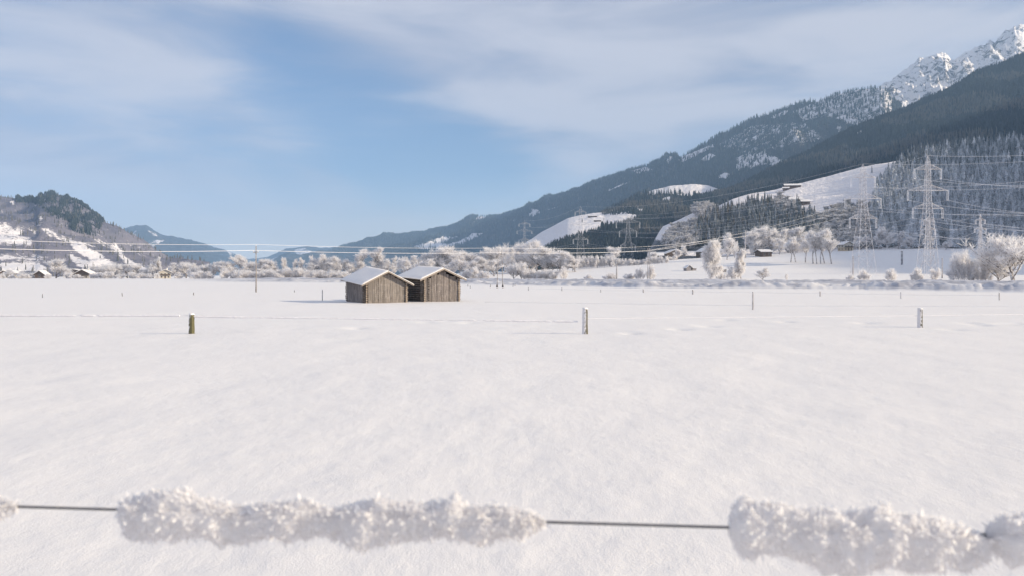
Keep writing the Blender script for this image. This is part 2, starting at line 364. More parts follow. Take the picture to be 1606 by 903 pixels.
layer('far_valley_mountain', 'pale blue mountains closing the valley behind the barns', 330, 700, 2, 40,
      [(330, 420), (385, 408), (420, 404), (432, 399), (448, 391), (468, 389), (482, 387), (500, 391), (530, 389), (548, 391), (575, 384), (600, 386), (640, 380), (700, 384)],
      [(330, 11500), (700, 11500)], [(0, 440), (2000, 440)], [(0, 8800), (2000, 8800)], m_far, 130, 1500, 1.2,
      [(.60, [(455, 392), (480, 388), (492, 396), (468, 402)]), (.6, [(430, 404), (450, 400), (440, 408), (425, 408)]), (.75, [(520, 391), (545, 391), (542, 397), (520, 396)])], seed=3)
layer('left_valley_mountain', 'blue mountain with a snowy gully beyond the left hill', 120, 420, 1.5, 60,
      [(120, 400), (185, 362), (200, 355), (215, 352), (230, 352), (243, 361), (255, 369), (275, 372), (300, 377), (318, 381), (335, 388), (352, 392), (372, 400), (400, 409), (420, 418)],
      [(120, 8500), (420, 9500)], [(0, 438), (2000, 438)], [(0, 6000), (2000, 6000)], m_far, 120, 900, 1.4,
      [(.50, [(203, 372), (214, 358), (216, 370), (212, 383), (222, 392), (206, 386)]), (.50, [(228, 360), (244, 364), (252, 372), (240, 372)]), (.5, [(355, 393), (370, 400), (360, 402)]), (.47, [(225, 376), (262, 376), (240, 392)])], seed=5)
RIDGE = [(440, 412), (500, 398), (560, 385), (585, 376), (600, 371), (625, 373), (645, 369), (680, 362), (705, 357), (735, 347), (742, 343), (755, 341), (765, 342), (790, 336), (800, 333), (850, 315), (900, 297),
         (930, 284), (960, 277), (985, 268), (1010, 262), (1030, 255), (1045, 244), (1060, 242), (1066, 248), (1085, 237), (1100, 228), (1130, 212), (1150, 202), (1180, 187), (1205, 180), (1225, 171), (1250, 165),
         (1280, 160), (1310, 150), (1345, 143), (1375, 139), (1388, 141), (1402, 156), (1425, 180), (1480, 230), (1800, 300)]
ridge_patches = [
    [(640, 389), (690, 372), (700, 368), (712, 376), (690, 388), (660, 396)], [(672, 392), (690, 386), (720, 378), (740, 366), (762, 366), (748, 374), (722, 386), (700, 392)],
    [(706, 371), (722, 368), (716, 376), (706, 376)], [(738, 347), (752, 338), (768, 341), (758, 347), (742, 350)], [(795, 346), (812, 343), (808, 348), (796, 348)],
    (.85, [(828, 337), (840, 327), (850, 334), (838, 340), (830, 341)]), [(822, 330), (838, 326), (835, 330), (822, 333)], (.6, [(855, 330), (880, 322), (900, 314), (885, 322), (862, 331)]),
    (.8, [(940, 303), (975, 288), (992, 284), (980, 290), (950, 302)]), [(985, 269), (1012, 262), (1028, 268), (1000, 274)], [(1040, 258), (1050, 245), (1058, 247), (1048, 258)],
    (.85, [(1100, 250), (1112, 241), (1124, 244), (1112, 252), (1100, 254)]), (.62, [(1060, 250), (1120, 225), (1125, 229), (1070, 256)]),
    (.56, [(1160, 240), (1185, 216), (1205, 213), (1216, 226), (1200, 240), (1240, 252), (1215, 262), (1192, 262), (1175, 266), (1155, 270), (1153, 252)]),
    [(1205, 216), (1225, 214), (1244, 220), (1240, 224), (1215, 222)], [(1175, 220), (1190, 212), (1212, 214), (1205, 220)],
    (.8, [(1120, 280), (1135, 271), (1146, 272), (1140, 281)]), [(1178, 282), (1190, 273), (1194, 276), (1180, 284)],
    [(1260, 217), (1268, 213), (1270, 220), (1262, 224)], (.8, [(1330, 214), (1352, 206), (1360, 218), (1345, 216)]), (.8, [(1310, 200), (1322, 197), (1316, 208)]), (.8, [(1346, 190), (1354, 186), (1352, 196)]),
    (.7, [(1320, 187), (1332, 186), (1328, 196)]), (.72, [(1363, 152), (1374, 150), (1378, 176), (1368, 176)]), (.7, [(1308, 157), (1320, 158), (1316, 174), (1308, 170)]), (.62, [(1290, 158), (1340, 146), (1342, 152), (1300, 165)]),
    (.62, [(1205, 184), (1235, 172), (1238, 178), (1212, 188)]), (.52, [(1240, 176), (1300, 150), (1400, 130), (1400, 190), (1350, 200), (1300, 185), (1260, 190)]), (.46, [(1120, 230), (1180, 196), (1260, 190), (1300, 220), (1240, 235), (1160, 238)])]
layer('long_forest_ridge', 'long forested mountain ridge with snowy clearings climbing to the right', 430, 1520, 1.5, 190, RIDGE,
      [(430, 9000), (600, 8000), (900, 6200), (1200, 4700), (1400, 4000), (1520, 4000)], [(0, 425), (2000, 425)], [(430, 4600), (700, 4000), (1000, 3000), (1400, 2700)], m_ridge, 150, 700, 2.2,
      [(p if isinstance(p[0], float) else (.70, p)) for p in ridge_patches], seed=12, power=1.15)
layer('snowy_rock_peaks', 'jagged snow covered rock peaks at the upper right', 1370, 1900, 1.2, 110,
      [(1370, 150), (1385, 132), (1400, 124), (1420, 111), (1432, 102), (1442, 94), (1450, 98), (1462, 87), (1473, 83), (1482, 84), (1492, 93), (1500, 93), (1512, 84), (1530, 79), (1545, 72), (1553, 60), (1560, 67), (1575, 55), (1590, 44), (1600, 42), (1625, 50), (1660, 38), (1700, 55), (1780, 90), (1900, 160)],
      [(1370, 4500), (1900, 4900)], [(1370, 330), (2000, 330)], [(1370, 3500), (2000, 3500)], m_peak, 110, 170, 3.0, base_snow=1.0, rock=lambda px, py: .50+.28*fbm(px/16, py/14, 4, 4, .65), seed=21, fine=.55)
FC = [(940, 345), (1000, 330), (1060, 322), (1100, 318), (1140, 306), (1170, 291), (1220, 266), (1262, 246), (1300, 226), (1345, 205), (1380, 190), (1415, 178), (1450, 160), (1490, 143), (1530, 121), (1570, 106), (1606, 88), (1660, 62), (1750, 35), (1850, 10), (2100, -20), (2483, -170), (3203, -440), (4403, -800), (6443, -1469), (9203, -2389), (14003, -3997), (20003, -5936), (24803, -4901), (32003, 432)]
layer('near_forest_slope', 'dark conifer covered mountainside rising to the right edge', 940, 2100, 3, 150, FC,
      [(940, 2100), (1200, 2600), (1606, 2900), (1850, 2800), (2100, 2400), (2483, 1700), (3203, 1000), (4403, 640), (6443, 404), (9203, 268), (14003, 168), (20003, 114), (24803, 90), (32003, 68)], [(0, 425), (20000, 425)], [(940, 1100), (1300, 1000), (2100, 900), (3203, 500), (4403, 340), (6443, 215), (9203, 148), (14003, 95), (20003, 68), (24803, 54), (32003, 45)], m_near, 60, 260, 1.5,
      [(.9, [(1335, 214), (1352, 204), (1358, 214), (1345, 218)]), [(1452, 198), (1470, 190), (1462, 200)], (.75, [(1425, 206), (1452, 198), (1440, 208)])], seed=33, power=1.2, cols=np.concatenate([np.arange(940, 2100, 3), np.geomspace(2100, 32003, 130)]))
layer('sunny_knoll', 'sunlit snowy knoll above the dark forest', 930, 1290, 2, 60,
      [(930, 345), (960, 328), (1000, 309), (1020, 300), (1050, 292), (1085, 289), (1110, 291), (1130, 298), (1160, 318), (1220, 340), (1290, 360)],
      [(930, 2700), (1290, 2600)], [(0, 410), (2000, 410)], [(0, 1900), (2000, 1900)], m_near, 5, 200, .8,
      [[(1015, 306), (1020, 298), (1050, 289), (1085, 285), (1112, 288), (1132, 298), (1118, 306), (1090, 310), (1050, 304)], (.8, [(1038, 312), (1050, 308), (1060, 314), (1040, 320)])], seed=35, power=.9)
layer('farm_meadow_hill', 'snowy hill meadow with forest along its foot', 795, 1200, 2, 80,
      [(795, 408), (815, 387), (835, 374), (850, 364), (870, 354), (890, 343), (910, 338), (930, 335), (950, 333), (970, 327), (985, 324), (1010, 325), (1030, 331), (1060, 342), (1100, 350), (1200, 380)],
      [(795, 2000), (1200, 2100)], [(0, 428), (2000, 428)], [(795, 1100), (1200, 1150)], m_near, 6, 200, .5,
      [[(790, 420), (810, 380), (850, 360), (890, 338), (910, 333), (985, 320), (1012, 321), (1008, 335), (990, 347), (950, 360), (905, 372), (870, 384), (850, 394), (845, 414)]], seed=37, power=.95)
MEADOW_TREES = [(1088, 338), (1118, 326), (1170, 312), (1200, 306)]
layer('right_slope_meadow', 'steep snowy meadow and wooded slope behind the pylons', 1015, 2100, 2.5, 120,
      [(1015, 398), (1035, 362), (1040, 355), (1065, 345), (1090, 333), (1120, 327), (1150, 312), (1178, 304), (1215, 298), (1250, 289), (1300, 277), (1350, 263), (1400, 254), (1418, 250), (1470, 243), (1606, 226), (1750, 215), (1900, 250), (2100, 330)],
      [(1015, 900), (1200, 1020), (1420, 1050), (2100, 1050)], None, [(1015, 640), (2100, 620)], m_mead, 5, 120, .6,
      [[(1015, 375), (1035, 345), (1150, 300), (1420, 240), (1418, 262), (1398, 276), (1380, 292), (1372, 316), (1372, 350), (1260, 356), (1255, 318), (1200, 326), (1160, 330), (1100, 350), (1075, 357), (1040, 378)],
       [(1015, 402), (1015, 396), (1500, 384), (1900, 384), (1900, 400)]], seed=41, zfoot=lambda x, y: ground_z(x, y)-.4, power=.97, ksoft=2)
LH = [(-400, 330), (-200, 300), (-60, 296), (0, 308), (20, 311), (45, 317), (55, 318), (62, 310), (75, 308), (84, 308), (92, 310), (105, 315), (122, 319), (140, 330), (158, 345), (180, 362), (200, 376), (225, 390), (250, 403), (270, 415), (300, 428), (330, 434)]
layer('left_hill', 'brown wooded hill with snowy strips on the left', -400, 330, 1.8, 130, LH,
      [(-400, 3000), (60, 2900), (330, 2700)], [(-400, 437), (330, 437)], [(-400, 1200), (330, 1300)], m_hill, 60, 330, .7,
      [(.58, [(-60, 345), (0, 350), (28, 358), (45, 366), (28, 368), (-60, 362)]), (.55, [(-60, 362), (20, 366), (52, 376), (48, 388), (0, 384), (-60, 380)]), (.5, [(-60, 395), (40, 398), (90, 404), (60, 410), (-60, 408)]), (.52, [(140, 372), (165, 378), (200, 396), (180, 396)]), (.58, [(60, 355), (78, 359), (95, 371), (150, 387), (135, 388), (100, 378), (78, 372)]),
       (.62, [(104, 398), (122, 404), (145, 412), (125, 398), (108, 384), (130, 386), (160, 400), (178, 412), (190, 422), (160, 426), (120, 418)]), (.62, [(180, 378), (186, 390), (198, 404), (215, 414), (245, 428), (220, 428), (194, 412), (183, 396)]),
       [(58, 338), (74, 347), (62, 342)], (.8, [(0, 330), (20, 334), (0, 333)]), (.7, [(0, 412), (60, 414), (80, 424), (0, 428)]), (.72, [(15, 318), (24, 314), (22, 322)]), (.62, [(45, 360), (60, 362), (55, 366)])], base_snow=.31, seed=53, power=.95)

# ------------------------------------------------------------------ trees
def twig_mesh(name, segs, mat, seed, twl, tww):
    """thin triangles: segs = list of (position, direction, size)"""
    r = np.random.default_rng(seed); p = np.array([s[0] for s in segs]); d = np.array([s[1] for s in segs]); sz = np.array([s[2] for s in segs])
    n = len(p); q = r.normal(size=(n, 3)); side = np.cross(d, q); side /= np.linalg.norm(side, axis=1, keepdims=True)+1e-9
    L = (twl*sz*r.uniform(.6, 1.4, n))[:, None]; w = (tww*sz*r.uniform(.6, 1.4, n))[:, None]
    bend = r.normal(size=(n, 3))*.2*L
    v = np.stack([p-side*w*.5, p+side*w*.5, p+d*L*.6+bend*.5+side*w*.45, p+d*L+bend], 1).reshape(-1, 3)
    b = np.arange(n)[:, None]*4; f = np.concatenate([b+np.array([[0, 1, 2]]), b+np.array([[0, 2, 3]])], 0)
    return make_mesh(name, v, f, mat)
def branchy(seed, H, shape, ntw=3000):
    """unit skeleton -> (trunk MB, list of twig roots)"""
    r = random.Random(seed); mb = MB(); tw = []
    def lim(p, d, L, rad, lev):
        n = 3; pts = [p]; q = Vector(p); dd = Vector(d)
        for k in range(n):
            dd = (dd+Vector((r.uniform(-1, 1), r.uniform(-1, 1), r.uniform(-.5, .8)))*.16+Vector((0, 0, shape.get('up', .06)))*(1 if lev else 0)).normalized()
            q = q+dd*L/n; pts.append(q.copy())
        mb.tube(pts, [rad*(1-.6*k/n) for k in range(n+1)], 4 if lev < 2 else 3)
        if lev >= shape.get('levels', 3):
            return pts, dd
        nb = shape['nb'][lev]
        for k in range(nb):
            u = shape['start'] if lev == 0 else .25
            u = u+(1-u)*(k+r.random())/nb; i = min(int(u*n), n-1); base = pts[i].lerp(pts[i+1], u*n-i)
            a = r.uniform(0, 6.283); sp = shape['spread'][lev]*r.uniform(.7, 1.3)
            side = Vector((math.cos(a), math.sin(a), 0)); nd_ = (dd*math.cos(sp)+side*math.sin(sp)+Vector((0, 0, .1))).normalized()
            LL = L*shape['ratio'][lev]*r.uniform(.7, 1.15)*(1-(.45*u if shape.get('taper', 1) and lev == 0 else 0))
            pp, d2 = lim(base, nd_, LL, rad*.45, lev+1)
            cnt = shape['tw'][lev]
            for _ in range(cnt):
                v = r.uniform(.2, 1)*3; ii = min(int(v), 2); pos = pp[ii].lerp(pp[ii+1], v-ii)
                td = (d2+Vector((r.gauss(0, .75), r.gauss(0, .75), r.gauss(shape.get('tup', .35), .5)))).normalized()
                tw.append((tuple(pos), tuple(td), r.uniform(.6, 1.2)))
                for __ in range(2):
                    pos2 = pos+td*r.uniform(.2, .9); td2 = (td+Vector((r.gauss(0, .6), r.gauss(0, .6), r.gauss(shape.get('tup', .35), .45)))).normalized()
                    tw.append((tuple(pos2), tuple(td2), r.uniform(.5, 1)))
        if lev == 0:
            for _ in range(shape.get('stem_tw', 0)):
                v = r.uniform(.02, 1)**1.3*3; ii = min(int(v), 2); pos = pts[ii].lerp(pts[ii+1], v-ii)
                td = Vector((r.gauss(0, .8), r.gauss(0, .8), r.gauss(.5, .5))).normalized(); tw.append((tuple(pos), tuple(td), r.uniform(.7, 1.3)))
        return pts, dd
    for (ox, lean, hh) in shape.get('stems', [(0, 0, 1)]):
        lim(Vector((ox, r.uniform(-1, 1)*abs(ox), -.2)), Vector((lean, r.uniform(-.6, .6)*(1 if abs(ox) > 0 else .15), 1)).normalized(), H*hh*shape['trunk'], shape.get('rad', .028)*H, 0)
    return mb, tw
SH = {
 'round': dict(trunk=.62, start=.08, nb=(11, 5, 4), spread=(1.0, .85, .7), ratio=(.66, .60, .55), tw=(7, 7, 7)),
 'spread': dict(trunk=.50, start=.10, nb=(13, 6, 4), spread=(1.15, .85, .7), ratio=(.95, .58, .5), tw=(9, 9, 8)),
 'upright': dict(trunk=.78, start=.08, nb=(12, 4, 3), spread=(.6, .6, .6), ratio=(.42, .5, .5), tw=(12, 12, 9), up=.15, tup=.7),
 'weeping': dict(trunk=.80, start=.06, nb=(16, 5, 3), spread=(.9, .7, .7), ratio=(.36, .5, .5), tw=(10, 14, 12), tup=-1.1, up=.0),
 'grove': dict(trunk=.72, start=.45, nb=(9, 5, 4), spread=(.75, .7, .7), ratio=(.48, .55, .5), tw=(8, 9, 8), rad=.020),
 'bush': dict(trunk=.72, start=.02, nb=(6, 3, 2), spread=(.65, .7, .7), ratio=(.42, .6, .5), tw=(5, 5, 5), stem_tw=22, stems=[(.2, .05, 1), (.9, .45, .75), (-.9, -.5, .8), (.4, .22, .9), (-.4, -.2, .95), (1.5, .7, .55), (-1.5, -.75, .5), (0, -.05, .85), (.7, -.2, .7), (-.7, .25, .75)], rad=.007),
}
TREE = {}
for kind, H, n in (('round', 12, 5), ('spread', 12, 2), ('upright', 14, 3), ('weeping', 13, 2), ('grove', 14, 3), ('bush', 5, 4)):
    TREE[kind] = []
    for k in range(n):
        mb, tw = branchy(100*len(kind)+k*7+ord(kind[0]), H, SH[kind])
        sc = .55 if kind == 'bush' else 1.0
        cm = twig_mesh('crown', tw, M_hoar, k+5, 1.2*sc if kind != 'weeping' else 1.6, .105*sc)
        top = float(np.percentile([v.co.z for v in cm.vertices], 98.5 if kind != 'spread' else 99.6)); wid = float(np.percentile([math.hypot(v.co.x, v.co.y) for v in cm.vertices], 92))
        TREE[kind].append((mb.mesh('trunk', M_bark), cm, top, wid))
def tree(kind, px, top, base, D=None, var=None, label=None, group=None, width=None, name='frosted_tree', cat='tree'):
    if D is None: D = 2.4*F/(base-HY)
    if px > 640: D = solveD(px, base, D)
    p = P(px, base, D); z = gz(p.x, p.y)-.1
    tm, cm, th, tw = TREE[kind][random.randrange(len(TREE[kind])) if var is None else var]
    Hh = EYE-D*(top-HY)/F-z; s = Hh/th; w = s*(random.uniform(1.0, 1.5) if kind != 'upright' else random.uniform(.9, 1.2)) if width is None else (width/2*D/F)/tw
    o = thing(name, label, cat, (p.x, p.y, z), random.uniform(0, 6.28), group); o.scale = (w, w, s)
    obj('trunk', tm, o); obj('crown', cm, o); return o
def conifer_mesh(name, mat, H=1.0, layers=9, pts=9, wid=.17, seed=0, base=.06, ragged=.25):
    r = random.Random(seed); v = []; f = []
    v += [(.012, 0, 0), (-.006, .01, 0), (-.006, -.01, 0), (0, 0, .9)]; f += [(0, 1, 3), (1, 2, 3), (2, 0, 3)]
    for k in range(layers):
        u = k/layers; z0 = base+(1-base)*u; R_ = wid*(1-u)**.85*r.uniform(.82, 1.15); h = (1-base)/layers*1.9; n = pts; ph = r.random()*6.28
        b = len(v); v.append((0, 0, min(z0+h, 1.0)))
        for i in range(2*n):
            rr = R_*(r.uniform(1-ragged, 1+ragged) if i % 2 == 0 else r.uniform(.35, .55)); a = ph+math.pi*i/n
            v.append((rr*math.cos(a), rr*math.sin(a), z0-(.022 if i % 2 == 0 else -.015)*r.uniform(.5, 1.6)))
        f += [(b, b+1+i, b+1+(i+1) % (2*n)) for i in range(2*n)]
    return make_mesh(name, v, f, mat)
CON = {'frost': [conifer_mesh('frosted_conifer', M_spruce_frost, layers=14, pts=9, wid=.17, seed=k, ragged=.35) for k in range(3)],
       'dark': [conifer_mesh('dark_conifer', M_spruce_mid, layers=10, pts=7, wid=.15, seed=9+k, ragged=.35) for k in range(2)],
       'white': [conifer_mesh('white_conifer', M_spruce_white, layers=16, pts=9, wid=.19, seed=19, ragged=.3)],
       'larch': [conifer_mesh('larch', M_larch, layers=9, pts=6, wid=.13, seed=29, ragged=.5)],
       'fardark': [conifer_mesh('far_conifer', M_spruce_dark, layers=4, pts=5, wid=.19, seed=39, ragged=.3)],
       'farlarch': [conifer_mesh('far_larch', M_larch, layers=4, pts=5, wid=.16, seed=49, ragged=.4)]}
def conifer(kind, x, y, z, h, label, group, var=None, name='conifer'):
    o = obj(name, CON[kind][random.randrange(len(CON[kind])) if var is None else var], None, (x, y, z-.3)); w = h*random.uniform(.85, 1.2)
    o.scale = (w, w, h); o.rotation_euler = (0, 0, random.uniform(0, 6.28)); return tag(o, label, 'tree', group)
def forest(name, label, pts, kinds):
    """pts: N x (x,y,z,h,kindindex) -> one 'stuff' object instancing small tree meshes"""
    pts = np.asarray(pts); me = bpy.data.meshes.new(name); me.vertices.add(len(pts)); me.vertices.foreach_set('co', pts[:, :3].astype(np.float32).ravel())
    r = np.random.default_rng(5)
    for k, v in (('h', pts[:, 3]), ('kd', pts[:, 4]), ('rot', r.uniform(0, 6.28, len(pts))), ('w', pts[:, 3]*r.uniform(.8, 1.25, len(pts)))):
        a = me.attributes.new(k, 'FLOAT', 'POINT'); a.data.foreach_set('value', v.astype(np.float32))
    o = tag(obj(name, me), label, kind='stuff')
    g = bpy.data.node_groups.new(name, 'GeometryNodeTree'); g.interface.new_socket('Geometry', in_out='INPUT', socket_type='NodeSocketGeometry'); g.interface.new_socket('Geometry', in_out='OUTPUT', socket_type='NodeSocketGeometry')
    gi = g.nodes.new('NodeGroupInput'); go = g.nodes.new('NodeGroupOutput'); jn = g.nodes.new('GeometryNodeJoinGeometry')
    def named(nm):
        n = g.nodes.new('GeometryNodeInputNamedAttribute'); n.data_type = 'FLOAT'; n.inputs[0].default_value = nm; return n.outputs[0]
    cr = g.nodes.new('ShaderNodeCombineXYZ'); g.links.new(named('rot'), cr.inputs[2])
    cs = g.nodes.new('ShaderNodeCombineXYZ'); w_, h_ = named('w'), named('h'); g.links.new(w_, cs.inputs[0]); g.links.new(w_, cs.inputs[1]); g.links.new(h_, cs.inputs[2])
    for i, so in enumerate(kinds):
        ins = g.nodes.new('GeometryNodeInstanceOnPoints'); oi = g.nodes.new('GeometryNodeObjectInfo'); oi.inputs['Object'].default_value = so; oi.inputs['As Instance'].default_value = True
        cmp_ = g.nodes.new('FunctionNodeCompare'); cmp_.data_type = 'FLOAT'; cmp_.operation = 'EQUAL'; cmp_.inputs[1].default_value = i; cmp_.inputs['Epsilon'].default_value = .1
        g.links.new(named('kd'), cmp_.inputs[0]); g.links.new(cmp_.outputs[0], ins.inputs['Selection'])
        g.links.new(gi.outputs[0], ins.inputs['Points']); g.links.new(oi.outputs['Geometry'], ins.inputs['Instance'])
        g.links.new(cr.outputs[0], ins.inputs['Rotation']); g.links.new(cs.outputs[0], ins.inputs['Scale']); g.links.new(ins.outputs[0], jn.inputs[0])
    g.links.new(jn.outputs[0], go.inputs[0]); m = o.modifiers.new('scatter', 'NODES'); m.node_group = g; return o
def scatter(lname, n, pxr=(-60, 1680), keep=None, seed=0, thr=.45, snow_p=0.0):
    """random points on a mountain layer where it is wooded: x,y,z,px,py"""
    x, y, z, s, px, py = LAY[lname]; r = np.random.default_rng(seed); nr, nc = x.shape
    area = (x[:-1, 1:]-x[:-1, :-1])*(y[1:, :-1]-y[:-1, :-1])
    w = np.abs(area)*np.where(s[:-1, :-1] < thr, 1-.6*s[:-1, :-1], np.clip(1.0-s[:-1, :-1]*1.12, 0, 1)*.5)*((px[:-1, :-1] > pxr[0]) & (px[:-1, :-1] < pxr[1]))
    w = w.ravel()/w.sum(); c = r.choice(len(w), n, p=w); i = c//(nc-1); j = c % (nc-1); u = r.random(n); v = r.random(n)
    def bl(a): return (a[i, j]*(1-u)+a[i, j+1]*u)*(1-v)+(a[i+1, j]*(1-u)+a[i+1, j+1]*u)*v
    out = np.stack([bl(x), bl(y), bl(z), bl(px), bl(py)], 1)
    if keep is not None: out = out[keep(out[:, 3], out[:, 4])]
    return out

# named lone conifers first: their meshes also serve the forests
def at_px(lname, px, py):
    x, y, z, s, PX, PY = LAY[lname]; k = np.argmin((PX-px)**2+(PY-py)**2*4); return x.ravel()[k], y.ravel()[k], z.ravel()[k]
def lone(kind, lname, px, base, top, label, group=None, var=None):
    x, y, z = at_px(lname, px, base); return conifer(kind, x, y, z, (base-top)*y/F, label, group, var)
src = {}
src['dark'] = lone('dark', 'right_slope_meadow', 1271, 352, 316, 'tall dark spruce standing right of the hillside farm above the grove', var=0)
src['dark2'] = lone('dark', 'right_slope_meadow', 1262, 350, 324, 'shorter dark spruce just left of the tall one below the hillside farm', var=1)
src['larch'] = lone('larch', 'right_slope_meadow', 1223, 342, 318, 'bare brown larch left of the hillside farm', var=0)
lone('dark', 'right_slope_meadow', 1368, 271, 259, 'small dark spruce alone near the top of the steep meadow', var=1)
src['white'] = lone('white', 'right_slope_meadow', 1330, 384, 360, 'white rimed spruce behind the small yellow house', var=0)
p = P(1538, 412, 560); src['white2'] = conifer('white', p.x, p.y, gz(p.x, p.y), 27, 'broad white rimed spruce behind the slim right-hand pylon', None, 0)
src['frost'] = lone('frost', 'right_slope_meadow', 1500, 396, 352, 'pale frosted spruce at the forest foot between the tall pylon and the slim one', var=0)
src['frost2'] = lone('frost', 'right_slope_meadow', 1418, 394, 362, 'frosted spruce at the forest foot left of the tall pylon', var=1)
src['frost3'] = lone('frost', 'right_slope_meadow', 1590, 396, 352, 'frosted spruce at the forest foot above the big rimed tree', var=2)
src['fardark'] = lone('fardark', 'farm_meadow_hill', 914, 349, 342, 'tiny dark conifer on the crest of the distant farm meadow')
src['farlarch'] = lone('farlarch', 'farm_meadow_hill', 947, 346, 341, 'tiny bare tree beside the farm on the distant meadow')

# --- right slope: frosted forest (H) and dark stands (G)
Hpoly = [(1368, 402), (1366, 345), (1374, 312), (1388, 290), (1415, 266), (1440, 252), (1606, 230), (1800, 215), (1800, 404)]
Gpoly = [(1085, 388), (1102, 354), (1125, 344), (1160, 338), (1200, 325), (1215, 340), (1238, 346), (1252, 330), (1258, 350), (1278, 350), (1290, 372), (1255, 382), (1180, 390)]
rs = scatter('right_slope_meadow', 26000, (1040, 1700), seed=3, thr=2)
inH = in_poly(rs[:, 3], rs[:, 4], Hpoly); inG = in_poly(rs[:, 3], rs[:, 4], Gpoly)
r0 = np.random.default_rng(2)
def thin(p, dmin):
    cell = {}; out = []
    for q in p:
        k = (int(q[0]//dmin), int(q[1]//dmin))
        if k in cell: continue
        cell[k] = 1; out.append(q)
    return np.array(out)
Hp = thin(rs[inH], 5.5); Gp = thin(rs[inG], 6.5)
Hh = r0.uniform(15, 26, len(Hp))*np.where(r0.random(len(Hp)) < .25, .7, 1); Gh = r0.uniform(14, 22, len(Gp))
order = np.argsort(-(Hh/Hp[:, 1])*((Hp[:, 3] < 1625) & (Hp[:, 3] > 1372))); ind = set(order[:210].tolist())
for i in ind:
    low = Hp[i, 4] > 385
    side = 'left of the tall pylon' if Hp[i, 3] < 1440 else 'between the two right-hand pylons' if Hp[i, 3] < 1530 else 'right of the slim pylon'
    conifer('frost', *Hp[i, :3], Hh[i], f'frosted conifer in the front rows of the forest {side}', f'front forest conifers {side}')
kd = np.where(r0.random(len(Hp)) < .06, 3, np.floor(r0.random(len(Hp))*3)); hi = Hp[:, 4] < 285
kd = np.where(hi & (r0.random(len(Hp)) < sstep(300-Hp[:, 4], 0, 45)*np.where(Hp[:, 3] < 1450, 1, .55)), 4, kd)
m_ = np.array([i not in ind for i in range(len(Hp))])
forest('frosted_slope_forest', 'dense frosted conifer forest on the slope behind the pylons', np.column_stack([Hp[:, :3], Hh, kd])[m_], [src['frost'], src['frost2'], src['frost3'], src['white'], src['dark']])
orderG = np.argsort(-(Gh/Gp[:, 1])); indG = set(orderG[:80].tolist())
for i in indG: conifer('dark', *Gp[i, :3], Gh[i], 'dark conifer in the stand on the slope below the hillside farm', 'dark conifers below the hillside farm')
mG = np.array([i not in indG for i in range(len(Gp))])
forest('dark_slope_stand', 'stand of dark conifers below the hillside farm', np.column_stack([Gp[:, :3], Gh, np.where(r0.random(len(Gp)) < .2, 2, np.floor(r0.random(len(Gp))*2))])[mG], [src['dark'], src['dark2'], src['larch']])
# frosted broadleaf scrub on the slope
tb = tree('round', 1300, 352, 378, 690, 0, 'round rimed tree in the scrub left of the lattice pylon')
scr = thin(rs[in_poly(rs[:, 3], rs[:, 4], [(1285, 345), (1330, 330), (1372, 335), (1372, 394), (1270, 390), (1270, 355)]) | in_poly(rs[:, 3], rs[:, 4], [(1048, 380), (1080, 360), (1105, 356), (1090, 392), (1050, 396)]) |
    (in_poly(rs[:, 3], rs[:, 4], [(1090, 345), (1090, 332), (1120, 330), (1118, 338)])) | (in_poly(rs[:, 3], rs[:, 4], [(1205, 326), (1222, 318), (1240, 325), (1262, 355), (1235, 350)])) | (in_poly(rs[:, 3], rs[:, 4], [(1040, 380), (1075, 362), (1095, 362), (1085, 392), (1042, 396)]))], 6.5)
o_ = bpy.data.objects.new('frosted_scrub_tree', None)
sm_v = TREE['round'][1][1]; scrub_src = obj('frosted_tree', twig_mesh('frosted_tree', branchy(77, 12, SH['round'])[1], M_hoar_dim, 3, 1.3, .2), None)
p = P(1352, 388, 640); scrub_src.location = (p.x, p.y, gz(p.x, p.y)); tag(scrub_src, 'grey rimed broadleaf tree at the forest foot behind the left lattice pylon', 'tree')
forest('frosted_scrub', 'grey frosted broadleaf scrub on the lower slope', np.column_stack([scr[:, :3], r0.uniform(.55, 1.15, len(scr)), np.zeros(len(scr))]), [scrub_src])
# --- darker forest farther up
fp = scatter('near_forest_slope', 56000, (940, 1660), seed=8)
kf = (vnoise(fp[:, 0]/140, fp[:, 1]/300, 3) > .56).astype(float)*(r0.random(len(fp)) < .75)
forest('mountainside_forest', 'dense dark forest covering the mountainside on the right', np.column_stack([fp[:, :3], r0.uniform(15, 27, len(fp)), kf]), [src['fardark'], src['farlarch']])
kp = scatter('sunny_knoll', 3500, (930, 1290), seed=9); kq = scatter('farm_meadow_hill', 16000, (800, 1200), seed=10)
kp = np.vstack([kp[:3500], kq]); forest('knoll_forest', 'dark forest below the sunny knoll and along the farm meadow', np.column_stack([kp[:, :3], np.concatenate([r0.uniform(14, 24, 3500), r0.uniform(6, 13, len(kp)-3500)])[:len(kp)], (r0.random(len(kp)) < .12)]), [src['fardark'], src['farlarch']])
rp = scatter('long_forest_ridge', 80000, (520, 1450), seed=11, thr=.6)
rp = rp[rp[:, 4] < 400]; forest('ridge_forest', 'distant forest along the long mountain ridge', np.column_stack([rp[:, :3], r0.uniform(16, 30, len(rp)), (r0.random(len(rp)) < .12)]), [src['fardark'], src['farlarch']])
lp = scatter('left_hill', 45000, (-40, 320), seed=12)
knoll = in_poly(lp[:, 3], lp[:, 4], [(20, 300), (60, 280), (130, 280), (165, 345), (150, 372), (118, 366), (85, 345), (60, 322), (25, 318)])
a_ = lp[knoll]; kn = vnoise(a_[:, 3]/7., a_[:, 4]/9., 71); kk_ = (r0.random(len(a_)) < .25+.75*kn); a_ = a_[kk_]; kn = kn[kk_]; c_ = lp[~knoll][:3000]; c_ = c_[r0.random(len(c_)) < .4]
